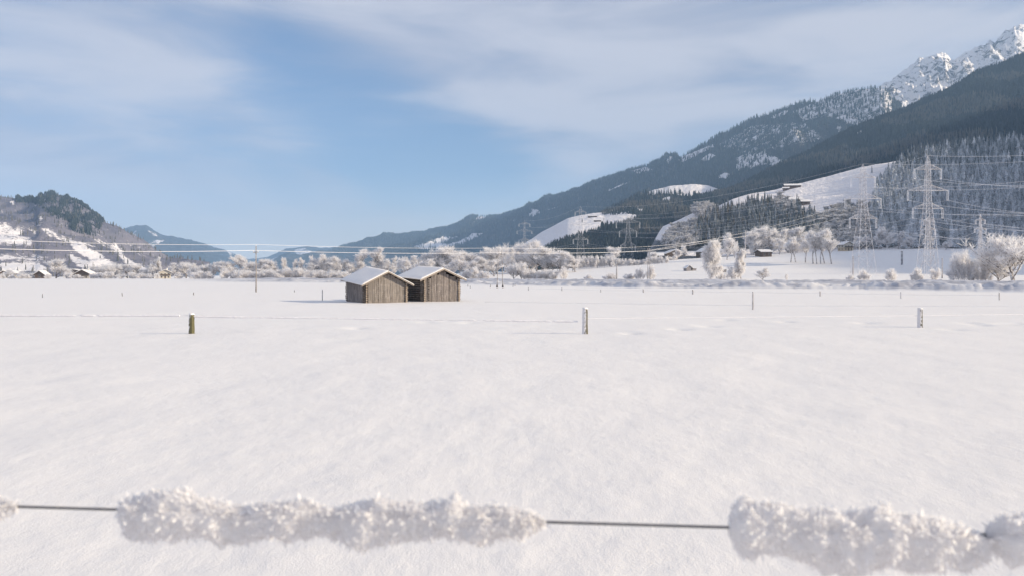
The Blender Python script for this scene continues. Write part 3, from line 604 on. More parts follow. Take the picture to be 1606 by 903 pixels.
forest('knoll_conifers', 'dark conifers crowning the hill on the left', np.column_stack([np.vstack([a_, c_])[:, :3], np.concatenate([(6+13*kn)*r0.uniform(.5, 1.15, len(a_)), r0.uniform(8, 14, len(c_))]), np.concatenate([r0.random(len(a_)) < .1, np.ones(len(c_))])]), [src['fardark'], src['farlarch']])

# --- rows of rimed broadleaf trees
def row(items, what, group, base=436.8, D=600, name='frosted_tree'):
    items = sorted(items, key=lambda q: q[1])
    for i, it in enumerate(items):
        kind, px, top = it[:3]; w = it[3] if len(it) > 3 else None; bs = it[4] if len(it) > 4 else base; DD = it[5] if len(it) > 5 else D
        tall = 'tall' if bs-top > 34 else 'low' if bs-top < 20 else 'middling'
        desc = {'round': 'round-crowned', 'spread': 'broad-crowned', 'upright': 'upright', 'weeping': 'drooping', 'grove': 'slender-trunked', 'bush': 'bushy'}[kind]
        tree(kind, px, top, bs, DD, None, f'{tall} {desc} rimed tree, {ordn(i)} from left {what}', group, w, 'frosted_shrub' if kind == 'bush' else name, 'shrub' if kind == 'bush' else 'tree')
row([('round', 12, 424), ('round', 36, 425), ('bush', 50, 428), ('round', 88, 408, 32), ('round', 104, 422), ('upright', 128, 421), ('round', 148, 418), ('spread', 165, 416), ('spread', 182, 414), ('round', 200, 416), ('round', 216, 415), ('bush', 229, 424),
     ('round', 240, 414), ('upright', 248, 405), ('bush', 258, 428), ('round', 276, 414, 26), ('round', 292, 413, 24)], 'in the row along the village at left', 'rimed trees along the village', 436.6, 610)
row([('bush', 4, 430), ('bush', 18, 431), ('bush', 33, 429), ('bush', 43, 431), ('bush', 75, 430), ('bush', 108, 428), ('bush', 122, 431), ('bush', 146, 429), ('bush', 158, 428), ('bush', 172, 427), ('bush', 190, 430), ('bush', 208, 428), ('bush', 222, 429), ('bush', 236, 430), ('bush', 246, 429), ('bush', 280, 430), ('bush', 301, 428)], 'in front of the village at left', 'low rimed shrubs before the village', 437.3, 545)
row([('round', 308, 414), ('spread', 322, 415), ('upright', 334, 413), ('round', 348, 411), ('round', 362, 412), ('grove', 378, 401), ('round', 392, 412), ('upright', 408, 409), ('round', 420, 408), ('round', 433, 413), ('upright', 450, 406), ('upright', 463, 408),
     ('upright', 472, 406), ('upright', 487, 403), ('round', 497, 406), ('round', 508, 401), ('grove', 519, 404), ('round', 529, 406), ('grove', 538, 408), ('round', 548, 411), ('upright', 567, 393, 20), ('upright', 592, 391, 22), ('round', 606, 408), ('upright', 618, 404)],
    'in the row left of the barns', 'rimed trees left of the hay barns', 437, 580)
row([('bush', 312, 426), ('bush', 328, 427), ('bush', 352, 422, 18), ('bush', 369, 425), ('bush', 384, 425), ('bush', 402, 427), ('bush', 416, 424), ('bush', 428, 426), ('bush', 442, 424), ('bush', 455, 422), ('bush', 470, 422), ('bush', 484, 426), ('bush', 497, 425), ('bush', 510, 426), ('bush', 525, 425), ('bush', 538, 427)],
    'in the shrub belt left of the barns', 'low rimed shrubs left of the hay barns', 439, 430)
row([('round', 635, 405), ('round', 652, 403), ('round', 668, 400), ('spread', 684, 396, 26), ('round', 697, 389), ('spread', 712, 390), ('round', 728, 397), ('round', 742, 399), ('upright', 752, 396), ('round', 765, 391), ('round', 779, 389), ('spread', 792, 387), ('round', 806, 391),
     ('upright', 816, 386), ('round', 829, 381), ('round', 842, 380), ('spread', 853, 387), ('round', 866, 397), ('round', 878, 396), ('round', 890, 397), ('round', 902, 401)], 'in the grove right of the barns', 'rimed trees right of the hay barns', 427, 540)
row([('grove', 640, 408), ('round', 660, 412), ('grove', 676, 407), ('round', 704, 410), ('grove', 722, 408), ('round', 740, 410), ('grove', 758, 404), ('round', 775, 408), ('upright', 798, 404), ('round', 812, 406), ('grove', 824, 402), ('round', 838, 404), ('grove', 850, 404), ('round', 862, 408), ('grove', 874, 404), ('round', 888, 408), ('grove', 899, 406)],
    'in the front rank right of the barns', 'front rank of the grove right of the barns', 427, 470)
row([('bush', 735, 424), ('bush', 745, 420, 18), ('bush', 757, 426), ('spread', 806, 414, 22), ('spread', 818, 412, 24), ('bush', 829, 422), ('bush', 846, 426), ('bush', 857, 424), ('bush', 868, 425), ('bush', 884, 420, 16), ('bush', 923, 431), ('bush', 957, 429), ('bush', 987, 430), ('bush', 1003, 421, 14), ('bush', 1021, 417, 15)],
    'just beyond the road', 'shrubs just beyond the road', 439, 330)
row([('bush', 908+7.2*i, 405-3.2*math.sin(i*.4)+random.uniform(-2, 2), 11, 419-11*min(1, i/9.), 560) for i in range(22)], 'in the hedge behind the hut', 'hedge behind the small grey hut')
row([('round', 961, 389, 24, 409, 640), ('round', 1026, 396, 14, 408, 620), ('round', 1120, 384, 24, 404, 600), ('round', 1140, 367, 26, 408, 600), ('upright', 1152, 380, 14, 405, 600), ('round', 1062, 392, 14, 404, 610), ('round', 1072, 386, 12, 402, 640)], 'among the houses right of centre', 'rimed trees among the houses')
row([('round', 1182, 364, 28), ('round', 1197, 357, 30), ('spread', 1210, 358, 30), ('round', 1222, 361, 28), ('round', 1236, 364, 26), ('round', 1250, 358, 30), ('round', 1262, 366, 22), ('round', 1222, 375, 16, 394, 600), ('bush', 1180, 384, 14), ('bush', 1240, 384, 12)], 'in the grove behind the long barn', 'grove behind the long dark barn', 394, 630)
row([('grove', 1240, 380, 26, 412), ('grove', 1248, 374, 26, 412), ('grove', 1263, 377, 24, 412.5), ('grove', 1275, 368, 26, 414), ('grove', 1281, 364, 26, 414.5), ('grove', 1287, 362, 28, 414), ('grove', 1293, 366, 26, 414), ('grove', 1304, 374, 32, 414.5)], 'in the open clump on the snow', 'clump of bare-trunked trees on the slope', 414, 470)
row([('round', 1378, 362, 20, 392, 600), ('round', 1392, 357, 24, 392, 610), ('upright', 1408, 364, 16, 391, 600), ('round', 1350, 372, 26, 392, 600), ('bush', 1341, 378, 12, 392, 600), ('round', 1427, 372, 18, 391, 620), ('round', 1483, 378, 20, 392, 620)], 'along the forest foot right of the yellow house', 'rimed trees at the forest foot')
tree('weeping', 1114, 380, 440.5, 250, 0, 'tall drooping rimed birch standing right beside the road, right of the small grey hut', None, 30)
tree('weeping', 1162, 394, 438, 270, 1, 'narrow drooping rimed tree right of the tall birch beside the road', None, 20)
tree('bush', 1148, 420, 438, 265, 0, 'wide dense rimed shrub between the two drooping trees', None, 26, 'frosted_shrub', 'shrub')
tree('bush', 1130, 424, 439, 255, 1, 'small rimed shrub at the foot of the tall drooping birch', None, 14, 'frosted_shrub', 'shrub')
tree('round', 1196, 421, 439.5, 250, 2, 'small rounded rimed shrub right of the drooping trees', None, 20, 'frosted_shrub', 'shrub')
tree('bush', 1234, 430, 439, 260, 2, 'tiny rimed shrub alone beyond the road below the open clump', None, 7, 'frosted_shrub', 'shrub')
tree('bush', 1334, 431, 440, 240, 1, 'low brownish shrub left of the left pylon foot', None, 12, 'frosted_shrub', 'shrub')
tree('bush', 1356, 425, 440, 240, 2, 'low rimed shrub at the left pylon foot', None, 18, 'frosted_shrub', 'shrub')
tree('bush', 1398, 423, 441, 235, 0, 'low pale shrub between the two tall pylons', None, 18, 'frosted_shrub', 'shrub')
tree('bush', 1437, 422, 442, 230, 2, 'brownish rimed shrub at the left foot of the tall right pylon', None, 18, 'frosted_shrub', 'shrub')
tree('bush', 1466, 423, 442, 230, 1, 'pale rimed shrub at the right foot of the tall right pylon', None, 18, 'frosted_shrub', 'shrub')
tree('bush', 1508, 398, 443, 215, 1, 'large cream coloured rimed bush between the pylons and the big tree', None, 36, 'frosted_shrub', 'shrub')
tree('bush', 1525, 410, 443, 212, 2, 'smaller cream rimed bush on the right flank of the large one', None, 24, 'frosted_shrub', 'shrub')
tree('bush', 1545, 420, 443, 205, 0, 'rimed bush at the left foot of the big rimed tree', None, 22, 'frosted_shrub', 'shrub')
tree('spread', 1590, 370, 443.5, 195, 0, 'big spreading rimed tree with dark trunk at the right edge', None, 84)
tree('spread', 1566, 398, 443, 205, 1, 'smaller rimed tree leaning out left of the big one at the right edge', None, 50)

# ------------------------------------------------------------------ buildings
def gable_prism(w, l, z0, z1, zr):            # w across x, l along y
    v = [(-w/2, -l/2, z0), (w/2, -l/2, z0), (w/2, l/2, z0), (-w/2, l/2, z0), (-w/2, -l/2, z1), (w/2, -l/2, z1), (w/2, l/2, z1), (-w/2, l/2, z1), (0, -l/2, zr), (0, l/2, zr)]
    return v, [(3, 2, 1, 0), (0, 1, 5, 8, 4), (2, 3, 7, 9, 6), (1, 2, 6, 5), (3, 0, 4, 7)]
def roof_slab(w, l, ze, zr, th, lift=0.0, rear=0.0):
    v = []
    for yy, a in ((-l/2, 0), (l/2, rear)):
        v += [(-w/2, yy, ze+a+lift), (0, yy, zr+a+lift), (w/2, yy, ze+a+lift), (-w/2, yy, ze+th+a+lift), (0, yy, zr+th+a+lift), (w/2, yy, ze+th+a+lift)]
    f = [(0, 1, 4, 3), (1, 2, 5, 4), (6, 9, 10, 7), (7, 10, 11, 8), (3, 4, 10, 9), (4, 5, 11, 10), (0, 6, 7, 1), (1, 7, 8, 2), (0, 3, 9, 6), (2, 8, 11, 5)]
    return v, f
M_wall_cream = simple('cream_render', (.50, .46, .40), (.58, .53, .47), 3); M_wall_white = simple('white_render', (.62, .6, .58), (.7, .68, .66), 3)
M_wall_wood = simple('brown_boarding', (.10, .07, .055), (.17, .12, .09), 5, stretch=(3, 3, .4)); M_wall_yellow = simple('yellow_boarding', (.46, .36, .25), (.54, .44, .32), 4)
M_glass = simple('window_glass', (.03, .035, .045), rough=.2); M_frame = simple('window_frame', (.5, .45, .4)); M_soffit = simple('roof_boards', (.09, .07, .06), (.15, .12, .1), 5)
M_rend = {'cream': M_wall_cream, 'white': M_wall_white, 'wood': M_wall_wood, 'yellow': M_wall_yellow}
def house(px, base, D, w, l, eave, ridge, rz, lower, upper, label, layer_=None, nwin=3, chimney=True, group=None, cat='house', snow=.35, name='house'):
    if layer_: x, y, z = at_px(layer_, px, base)
    else: D = solveD(px, base, D) if px > 640 else D; p = P(px, base, D); x, y = p.x, p.y; z = gz(x, y)
    if px < 300: w *= .85; l *= .85; eave *= .85; ridge *= .85
    o = thing(name, label, cat, (x, y, z), R(rz), group)
    v, f = gable_prism(w, l, -1.5, eave*.5, eave*.5); MB().box((0, 0, eave*.25-.75), (w, l, eave*.5+1.5)).build('ground_floor', M_rend[lower], o)
    v, f = gable_prism(w+.02, l+.02, eave*.5+.004, eave, ridge); MB().add(v, f).build('upper_floor', M_rend[upper], o)
    ov = 1.1; k = (ridge-eave)/(w/2); v, f = roof_slab(w+2*ov, l+2*ov, eave-k*ov+.02, ridge+.02, .22); rf = MB().add(v, f).build('roof', M_soffit, o)
    v, f = roof_slab(w+2*ov-.1, l+2*ov-.1, eave-k*(ov-.05)+.24, ridge+.245, snow); MB().add(v, f).build('roof_snow', M_snow, rf)
    if chimney:
        c = MB().box((w*.18, l*.1, ridge+.5), (.8, .8, 2.0)).build('chimney', M_wall_white, rf)
    for lev in (eave*.25, eave*.72):
        for i in range(nwin):
            xx = (i-(nwin-1)/2)*w/(nwin+.3)
            if lev < eave*.5 and i == nwin//2 and nwin > 1:
                MB().box((xx, -l/2-.04, 1.0), (1.0, .08, 2.0)).build('door', M_soffit, o); continue
            q = MB().box((xx, -l/2-.05, lev), (1.1, .10, 1.2)).build('window', M_frame, o); MB().box((xx, -l/2-.115, lev), (.86, .03, .96)).build('pane', M_glass, q)
        for i in range(2):
            yy = (i-.5)*l*.5; sx = -1 if x > -200 else 1
            q = MB().box((sx*(w/2+.05), yy, lev), (.10, 1.1, 1.2)).build('window', M_frame, o); MB().box((sx*(w/2+.115), yy, lev), (.03, .86, .96)).build('pane', M_glass, q)
    if nwin > 2:
        bc = MB().box((0, -l/2-.55, eave*.5+.05), (w*.9, 1.0, .12)); bc.box((0, -l/2-1.02, eave*.5+.55), (w*.9, .06, .8)); bc.build('balcony', M_soffit, o)
    return o
VG = 'village houses at left'
house(8, 436, 640, 9, 11, 4.8, 7, 20, 'white', 'wood', 'dark-gabled village house at the far left edge behind low trees', group=VG)
house(28, 436, 660, 10, 12, 5, 7.4, -60, 'cream', 'wood', 'broad village house between the left edge and the dark shed', group=VG)
house(52, 436, 620, 5, 6, 2.6, 4.4, 15, 'wood', 'wood', 'small dark shed just left of the dark gabled barn in the village', group=VG, nwin=1, chimney=False, cat='shed', name='shed')
house(66, 436, 600, 8.5, 9, 3.6, 6.6, 5, 'wood', 'wood', 'dark gabled barn left of the round rimed tree', group=VG, nwin=1, chimney=False, cat='barn', name='village_barn')
house(118, 435, 700, 20, 11, 6.5, 9, 8, 'white', 'wood', 'long snow-roofed building right of the round rimed tree, rear one', group=VG, chimney=False)
house(134, 436.5, 590, 12, 12, 4.4, 7.4, 4, 'cream', 'wood', 'chalet with a broad dark gable, front one right of the round rimed tree', group=VG)
house(203, 436, 660, 6, 8, 5.5, 8, 12, 'white', 'wood', 'small house with a dark gable half hidden in the rimed trees', group=VG, nwin=2)
house(238, 436, 650, 10, 10, 4.5, 6.6, -30, 'white', 'wood', 'low snow-roofed house just left of the cream chalet', group=VG, nwin=2)
house(259, 436.5, 560, 9, 9, 5.2, 7.4, 25, 'cream', 'cream', 'cream coloured chalet at the right end of the village', group=VG)
house(1030, 403, 640, 16, 10, 4, 6.2, 80, 'cream', 'wood', 'low house with a flat snowy roof behind the hedge, leftmost right of the twin pole')
house(1056, 399, 660, 17, 14, 5, 8.4, 8, 'wood', 'wood', 'broad brown chalet with a wide snowy roof above the hedge')
house(1084, 396, 700, 14, 13, 5, 8, 60, 'white', 'wood', 'snowy-roofed house between the broad chalet and the dark-gabled one')
house(1107, 398, 640, 12, 12, 5, 8, 12, 'wood', 'wood', 'dark-gabled house just left of the round rimed tree')
house(1153, 397, 660, 9, 9, 6, 8.6, -20, 'white', 'wood', 'narrow house peeping out behind the rimed trees beside the tall pole')
house(1176, 388, 690, 13, 9, 6, 8, 78, 'cream', 'wood', 'house with a sunlit snowy roof left of the grove')
house(1326, 391.5, 600, 8, 8, 4.8, 6.8, 10, 'yellow', 'cream', 'small yellow house alone at the forest foot left of the lattice pylon')
# long dark barn and the small hut with a lean-to
house(1197, 393.5, 585, 22, 7, 2.8, 4.6, 86, 'wood', 'wood', 'long low dark barn in front of the grove', nwin=1, chimney=False, cat='barn', name='long_barn')
# farms on the slopes
house(1246, 319, 0, 10, 16, 3.6, 6.2, 80, 'wood', 'wood', 'long brown farmhouse on the steep meadow, main one of the hillside farm', 'right_slope_meadow', 2)
house(1234, 317, 0, 7, 8, 3.2, 5.2, 60, 'wood', 'wood', 'small brown outbuilding at the left end of the hillside farm', 'right_slope_meadow', 1, False, cat='outbuilding', name='outbuilding')
house(1262, 321, 0, 7, 9, 3.0, 4.8, 85, 'wood', 'wood', 'low outbuilding at the right end of the hillside farm', 'right_slope_meadow', 1, False, cat='outbuilding', name='outbuilding')
house(1243, 296, 0, 9, 20, 3.4, 5.4, 82, 'wood', 'wood', 'long snow-roofed farmhouse on the top edge of the steep meadow', 'right_slope_meadow', 2, False)
house(1322, 336, 0, 11, 15, 3.6, 6.6, 62, 'wood', 'wood', 'dark barn with a snowy roof above the grey scrub left of the lattice pylon', 'right_slope_meadow', 1, False, cat='barn', name='hill_barn')
house(1232, 299, 0, 5, 7, 2.6, 3.8, 70, 'wood', 'wood', 'tiny snow-roofed shed left of the long farmhouse on the meadow edge', 'right_slope_meadow', 1, False, cat='shed', name='shed')
house(930, 341, 0, 9, 22, 3, 5, 84, 'wood', 'wood', 'long dark farm building on the distant meadow, upper one', 'farm_meadow_hill', 1, False)
house(936, 348, 0, 9, 16, 3, 5.4, 82, 'wood', 'wood', 'dark farm building on the distant meadow, lower one', 'farm_meadow_hill', 1, False)
M_hut = simple('hut_boards', (.24, .22, .23), (.34, .31, .31), 4, stretch=(4, 4, .5))
p = P(1079, 425, solveD(1079, 425)); hz_ = gz(p.x, p.y)
o = thing('field_hut', 'small grey hut with a lean-to alone on the snowy field right of centre', 'hut', (p.x, p.y, hz_), R(12))
v, f = gable_prism(3.8, 4.2, -.3, 1.6, 3.1); MB().add(v, f).build('wall', M_hut, o)
v, f = roof_slab(4.6, 5.0, 1.35, 3.16, .08); rf = MB().add(v, f).build('roof', M_soffit, o); v, f = roof_slab(4.6, 5.0, 1.44, 3.25, .16); MB().add(v, f).build('roof_snow', M_snow, rf)
MB().box((3.5, .5, .5), (3.0, 2.6, 1.5)).build('lean_to', M_hut, o); MB().box((3.55, .5, 1.34), (3.3, 2.9, .14)).build('lean_to_roof', M_soffit, o); MB().box((1.5, -2.14, .9), (.7, .06, 1.3)).build('door', M_dark, o)
# collapsed cart shed by the drooping trees
p = P(1135, 428, solveD(1135, 428)); o = thing('field_shelter', 'small dark open shelter with a snowy roof between the drooping trees', 'shelter', (p.x, p.y, gz(p.x, p.y)), R(-10))
for sx in (-1.3, 1.3):
    for sy in (-.9, .9): MB().box((sx, sy, .9), (.16, .16, 2.0)).build('post', M_wall_wood, o)
MB().bar((-1.3, -.9, .2), (0, -.9, 1.7), .08).bar((0, -.9, 1.7), (1.3, -.9, .3), .08).build('brace', M_wall_wood, o); MB().box((0, .95, 1.0), (2.6, .06, 1.5)).build('back_wall', M_wall_wood, o); MB().box((0, 0, 2.02), (3.2, 2.4, .2)).build('roof_snow', M_snow, o)

# ------------------------------------------------------------------ the two hay barns
def hay_barn(A, W_, L, eave, ridge, th, rear, label, pl_mat, side_planks, log_side_right=False, slots=()):
    """A: front-left gable corner; gable along +x local, depth +y local"""
    x, y = A; o = thing('hay_barn', label, 'barn', (x, y, 0), th); cx_ = W_/2; kk = (ridge-eave)/(W_/2)
    def lx(m): m.v = [(a+cx_, b+L/2, c) for a, b, c in m.v]; return m
    def lift(yy): return rear*yy/L
    inner = MB(); v, f = gable_prism(W_-.30, L-.30, -.2, eave-.12, ridge-.22); inner.add(v, f); lx(inner).build('inner_wall', M_dark, o)
    # log walls: courses of notched round logs, ends crossing at the corners
    nlog = int((eave-.02)/.19)
    for k in range(nlog):
        z = .06+k*.19; r_ = .085
        for sx in (0.08, W_-.08):
            l = MB().bar((sx, -.16-.06*random.random(), z), (sx, L+.14, z+lift(L)*.5*k/nlog), r_*random.uniform(.92, 1.08), r_, 8, False).build('log', M_log, o, True)
            e = MB(); yy = l.data.vertices[0].co.y; e.bar((sx, yy-.004, z), (sx, yy-.02, z), r_*.98, r_*.95, 8).build('log_end', M_logend, l)
        for yy in (0.10, L-.10):
            MB().bar((-.14-.07*random.random(), yy, z+.095), (W_+.14+.07*random.random(), yy, z+.095), r_*.98, r_, 8).build('log', M_log, o, True)
    # vertical boards of the gable
    x0 = .27 if side_planks else .12; xs = x0
    while xs < W_-.10:
        w = min(random.uniform(.11, .21), W_-.06-xs); xm = xs+w/2; top = eave+kk*(W_/2-abs(xm-W_/2))-.10-random.uniform(0, .10 if side_planks else .34)*(random.random() < .6); dz = random.uniform(-.02, .03)
        m = MB()
        if any(a < xm < b_ for a, b_ in slots):
            zz_ = .0; zs = [0.0]
            while zs[-1] < top-.2: zs.append(zs[-1]+random.uniform(.13, .2))
            for k in range(len(zs)-1): m.box((xm, -.12, zs[k]+.05), (w+.02, .10, .085), jit=.012)
        else:
            m.box((xm, -.055-random.uniform(0, .03), (top-.12)/2), (w-random.choice((.012, .014, .035)), .028, top+.12+dz), rz=0, jit=.008)
        m.build('plank', pl_mat, o); xs += w
    # boards on the left wall
    if side_planks:
        ys = .35
        while ys < L-.15:
            w = random.uniform(.13, .22); ym = ys+w/2; top = eave+lift(ym)-.14
            MB().box((-.045-random.uniform(0, .02), ym, top/2-.05), (.026, w-.014, top+.1), jit=.005).build('plank', M_plank_grey, o); ys += w
    # roof: rafters, purlin ends, boarding, barge boards, snow
    ov, fo = .50, .50; ze = eave-kk*ov; m = MB(); v, f = roof_slab(W_+2*ov, L+fo+.4, ze, ridge, .05, rear=rear); m.add(v, f); m.v = [(a+cx_, b+L/2-(fo-.4)/2, c) for a, b, c in m.v]; rf = m.build('roof', M_plank_grey, o)
    for s in (-1, 1):
        yy = -fo-.03; bb = MB(); a = Vector((cx_+s*(W_/2+ov+.02), yy, ze-.045)); b_ = Vector((cx_, yy, ridge-.035)); hgt = .17
        vv = [a-Vector((0, .02, hgt/2)), a+Vector((0, -.02, hgt/2)), b_+Vector((0, -.02, hgt/2)), b_-Vector((0, .02, hgt/2))]; vv = vv+[q+Vector((0, .04, 0)) for q in vv]
        bb.add(vv, [(0, 3, 2, 1), (4, 5, 6, 7), (0, 1, 5, 4), (2, 3, 7, 6), (1, 2, 6, 5), (0, 4, 7, 3)]).build('barge_board', M_barge, o)
    for xx, zz_ in ((cx_, ridge-.16), (.08, eave-.10), (W_-.08, eave-.10)):
        MB().bar((xx, -fo+.02, zz_), (xx, L+.3, zz_+lift(L)), .075, .075, 8).build('purlin', M_log, o, True)
    nx, ny = 26, 22; m = MB(); vs = []; wS, lS = W_+2*ov+.06, L+fo+.46            # snow blanket, slightly uneven, rounded edge
    for j in range(ny+1):
        for i in range(nx+1):
            u = i/nx*2-1; q = j/ny; edge = min(1, (1-abs(u))*9, q*14+.35, (1-q)*14+.3); xx = cx_+u*wS/2; yy = -fo-.06+q*lS
            zb = ridge+.055-abs(u)*(wS/2)*kk+lift(yy); t_ = (.095+.025*float(fbm(np.array(xx*1.3), np.array(yy*1.3), 5, 3)))*max(.15, edge)**.5
            if abs(u) < .06: t_ -= .012
            vs.append((xx, yy, zb+t_))
    nb_ = len(vs)
    for j in range(ny+1):
        for i in range(nx+1):
            u = i/nx*2-1; q = j/ny; vs.append((cx_+u*wS/2, -fo-.06+q*lS, ridge+.053-abs(u)*(wS/2)*kk+lift(-fo-.06+q*lS)))
    I = lambda i, j: j*(nx+1)+i
    fs = [(I(i, j), I(i+1, j), I(i+1, j+1), I(i, j+1)) for j in range(ny) for i in range(nx)]
    fs += [(nb_+I(i, j), nb_+I(i, j+1), nb_+I(i+1, j+1), nb_+I(i+1, j)) for j in range(ny) for i in range(nx)]
    for i in range(nx): fs += [(I(i+1, 0), I(i, 0), nb_+I(i, 0), nb_+I(i+1, 0)), (I(i, ny), I(i+1, ny), nb_+I(i+1, ny), nb_+I(i, ny))]
    for j in range(ny): fs += [(I(0, j), I(0, j+1), nb_+I(0, j+1), nb_+I(0, j)), (I(nx, j+1), I(nx, j), nb_+I(nx, j), nb_+I(nx, j+1))]
    m.add(vs, fs).build('roof_snow', M_snow, rf, True)
    return o
TH = R(32)
hay_barn((-12.95, 67.4), 3.95, 4.5, 1.78, 2.74, TH, .36, 'left weathered wooden hay barn with boarded left side and snowy roof', M_plank, True)
hay_barn((-8.19, 70.45), 3.73, 4.74, 2.20, 3.00, TH, .20, 'right weathered wooden hay barn with open log wall on its left', M_plank_grey, False, slots=((.36, .60),))

# ------------------------------------------------------------------ fences
M_post_moss = frosted('mossy_post', (.085, .075, .045), (.17, .16, .085), .63, .80, 7, (-1, -.2, .35), (.74, .72, .73))
M_post_rime = frosted('rimed_post', (.06, .055, .045), (.15, .14, .10), .42, .66, 8, (-1, -.35, .2), (.72, .70, .715))
def lumpy_wire(name, p0, p1, r, label, group, mat=M_cable, seed=0, amp=.5, gaps=(), sag=.0, seg=.12, cat='fence wire', n=5):
    p0 = Vector(p0); p1 = Vector(p1); L = (p1-p0).length; k = max(8, int(L/seg)); rr = np.random.default_rng(seed); pts = []; rs_ = []
    for i in range(k+1):
        u = i/k; q = p0.lerp(p1, u); q.z -= sag*4*u*(1-u); g = any(a < u < b_ for a, b_ in gaps)
        pts.append(q); rs_.append(.008 if g else max(.010, r*(1+amp*1.6*(float(vnoise(np.array(u*L*1.1), np.array(seed*3.3), seed))-.5)+amp*.25*rr.normal())))
    o = MB().tube(pts, rs_, n).build(name, mat); return tag(o, label, cat, group)
def post(px, top, base, wpx, mat, label, group=None, name='fence_post', lean=0.0, cap=True, D=None, rot=None):
    D = D or 2.4*F/(base-HY); p = P(px, base, D); z = gz(p.x, p.y); h = (base-top)*D/F; r = wpx*D/F/2
    o = thing(name, label, 'fence post', (p.x, p.y, z), rot or random.uniform(0, 6), 'field fence posts' if group is None else group); n = 9
    vs = []; fs = []; lv = 9; rr = random.Random(px)
    dr = [rr.uniform(.86, 1.10) for _ in range(n)]
    for k in range(lv+1):
        zz_ = -.15+(h+.15)*k/lv; 
        for i in range(n):
            a = 2*math.pi*i/n; q = r*dr[i]*rr.uniform(.95, 1.05)*(1.05-.1*k/lv)*(.86 if k == lv else 1); vs.append((q*math.cos(a)+lean*zz_, q*math.sin(a), zz_+(rr.uniform(-.02, .02) if k == lv else 0)))
    fs = [(k*n+i, k*n+(i+1) % n, (k+1)*n+(i+1) % n, (k+1)*n+i) for k in range(lv) for i in range(n)]+[tuple(range(lv*n, lv*n+n))]
    MB().add(vs, fs).build('stake', mat, o)
    if cap:
        m = MB(); vs = []
        for k, (q, zz_) in enumerate(((.98, -.005), (1.02, .02), (.8, .05), (.35, .065))):
            for i in range(n): a = 2*math.pi*i/n; vs.append((r*q*dr[i]*math.cos(a)+lean*h, r*q*dr[i]*math.sin(a), h-.01+zz_*min(1, r*9)))
        m.add(vs, [(k*n+i, k*n+(i+1) % n, (k+1)*n+(i+1) % n, (k+1)*n+i) for k in range(3) for i in range(n)]+[tuple(range(3*n, 4*n))]).build('snow_cap', M_snow, o, True)
    return o, Vector((p.x, p.y, z)), h, r
o1, b1, h1, r1 = post(300.5, 492, 522, 8.6, M_post_moss, 'mossy dark olive fence post, left one of the three thick posts', 'thick fence posts in the field', rot=.3)
o2, b2, h2, r2 = post(917.5, 483, 522.5, 8.4, M_post_rime, 'tall half rimed mossy fence post, middle one of the three thick posts', 'thick fence posts in the field', rot=.9)
o3, b3, h3, r3 = post(1443, 484, 513, 8.0, M_post_rime, 'grey rimed fence post with snowy cap, right one of the three thick posts', 'thick fence posts in the field', rot=2.2)
M_rime = simple('wire_rime', (.74, .72, .74), (.84, .82, .83), 8)
dd_ = (b1-b2); q = b1+dd_*1.0
lumpy_wire('fence_wire', (q.x, q.y, .74), (b1.x-.5, b1.y, .735), .045, 'thick rimed fence wire left of the mossy post', 'rimed fence wires of the near field fence', M_rime, 3, .25, ((.72, .735), (.775, .785)))
lumpy_wire('fence_wire', (b1.x-.5, b1.y, .735), (b1.x, b1.y, .735), .012, 'bare bit of fence wire tied to the mossy post', 'rimed fence wires of the near field fence', M_rime, 3, .1)
lumpy_wire('fence_wire', (b1.x, b1.y, .70), (b2.x-.3, b2.y, .50), .034, 'rimed fence wire running from the mossy post to the middle post', 'rimed fence wires of the near field fence', M_rime, 4, .45, ((.735, .76), (.93, .94)), sag=.0)
lumpy_wire('fence_wire', (b2.x, b2.y, .62), (b3.x, b3.y, .55), .012, 'thin rimed fence wire from the middle post to the right post', 'rimed fence wires of the near field fence', M_rime, 6, .4)
q = b3+(b3-b2)*.8; lumpy_wire('fence_wire', (b3.x, b3.y, .55), (q.x, q.y, .55), .012, 'thin rimed fence wire leaving the right post to the right', 'rimed fence wires of the near field fence', M_rime, 7, .4)
# thin stakes
far = []
for px, top, base, w in ((66.6, 460.5, 466.5, 1.3), (191.8, 458.3, 464, 1.3), (303.5, 458.2, 462.2, 1.5), (461.5, 454.5, 458.2, 1.2), (505.5, 453.5, 471, 1.4), (733.5, 446, 449.8, 1.3), (737.5, 448, 452, 1.4), (769, 446, 451, 1.4), (804.5, 444.5, 450, 1.4), (807.5, 445, 449, 1.4),
                         (828.7, 450.5, 455.5, 1.3), (881, 451, 456, 1.4), (942, 453.2, 458, 1.3), (1008.7, 453.5, 459, 1.8), (1086.3, 454.5, 461.5, 2.2), (1180.5, 456, 484.5, 2.2), (1286, 456.5, 464.8, 1.8), (1412.6, 457.5, 468, 1.6), (1567, 458.5, 470.5, 1.7)):
    o, b_, h, r_ = post(px, top, base, w, M_post_rime if w < 1.7 else M_pole, None, 'thin stakes of the far field fences', 'fence_stake', lean=.12 if px in (191.8, 828.7) else 0, cap=px > 1000); far.append((px, o, b_, h))
far.sort(key=lambda q: q[0])
for i, (px, o, b_, h) in enumerate(far): o['label'] = f'thin fence stake, {ordn(i)} from the left across the whole field' if h < 1.1 else ('tall thin stake in front of the barn shadow, left of the barns' if px < 600 else 'tall thin rimed stake standing between the middle and right thick posts')
fr = [q for q in far if q[0] in (828.7, 881, 942, 1008.7, 1086.3, 1286, 1412.6, 1567)]
for i in range(len(fr)-1):
    a, c = fr[i], fr[i+1]; lumpy_wire('fence_wire', a[2]+Vector((0, 0, a[3]*.6)), c[2]+Vector((0, 0, c[3]*.6)), .013, f'fine rimed wire, span {ORD[i]} from the left of the far right-hand fence', 'fine wires of the far right-hand fence', M_rime, i, .3, seg=1)
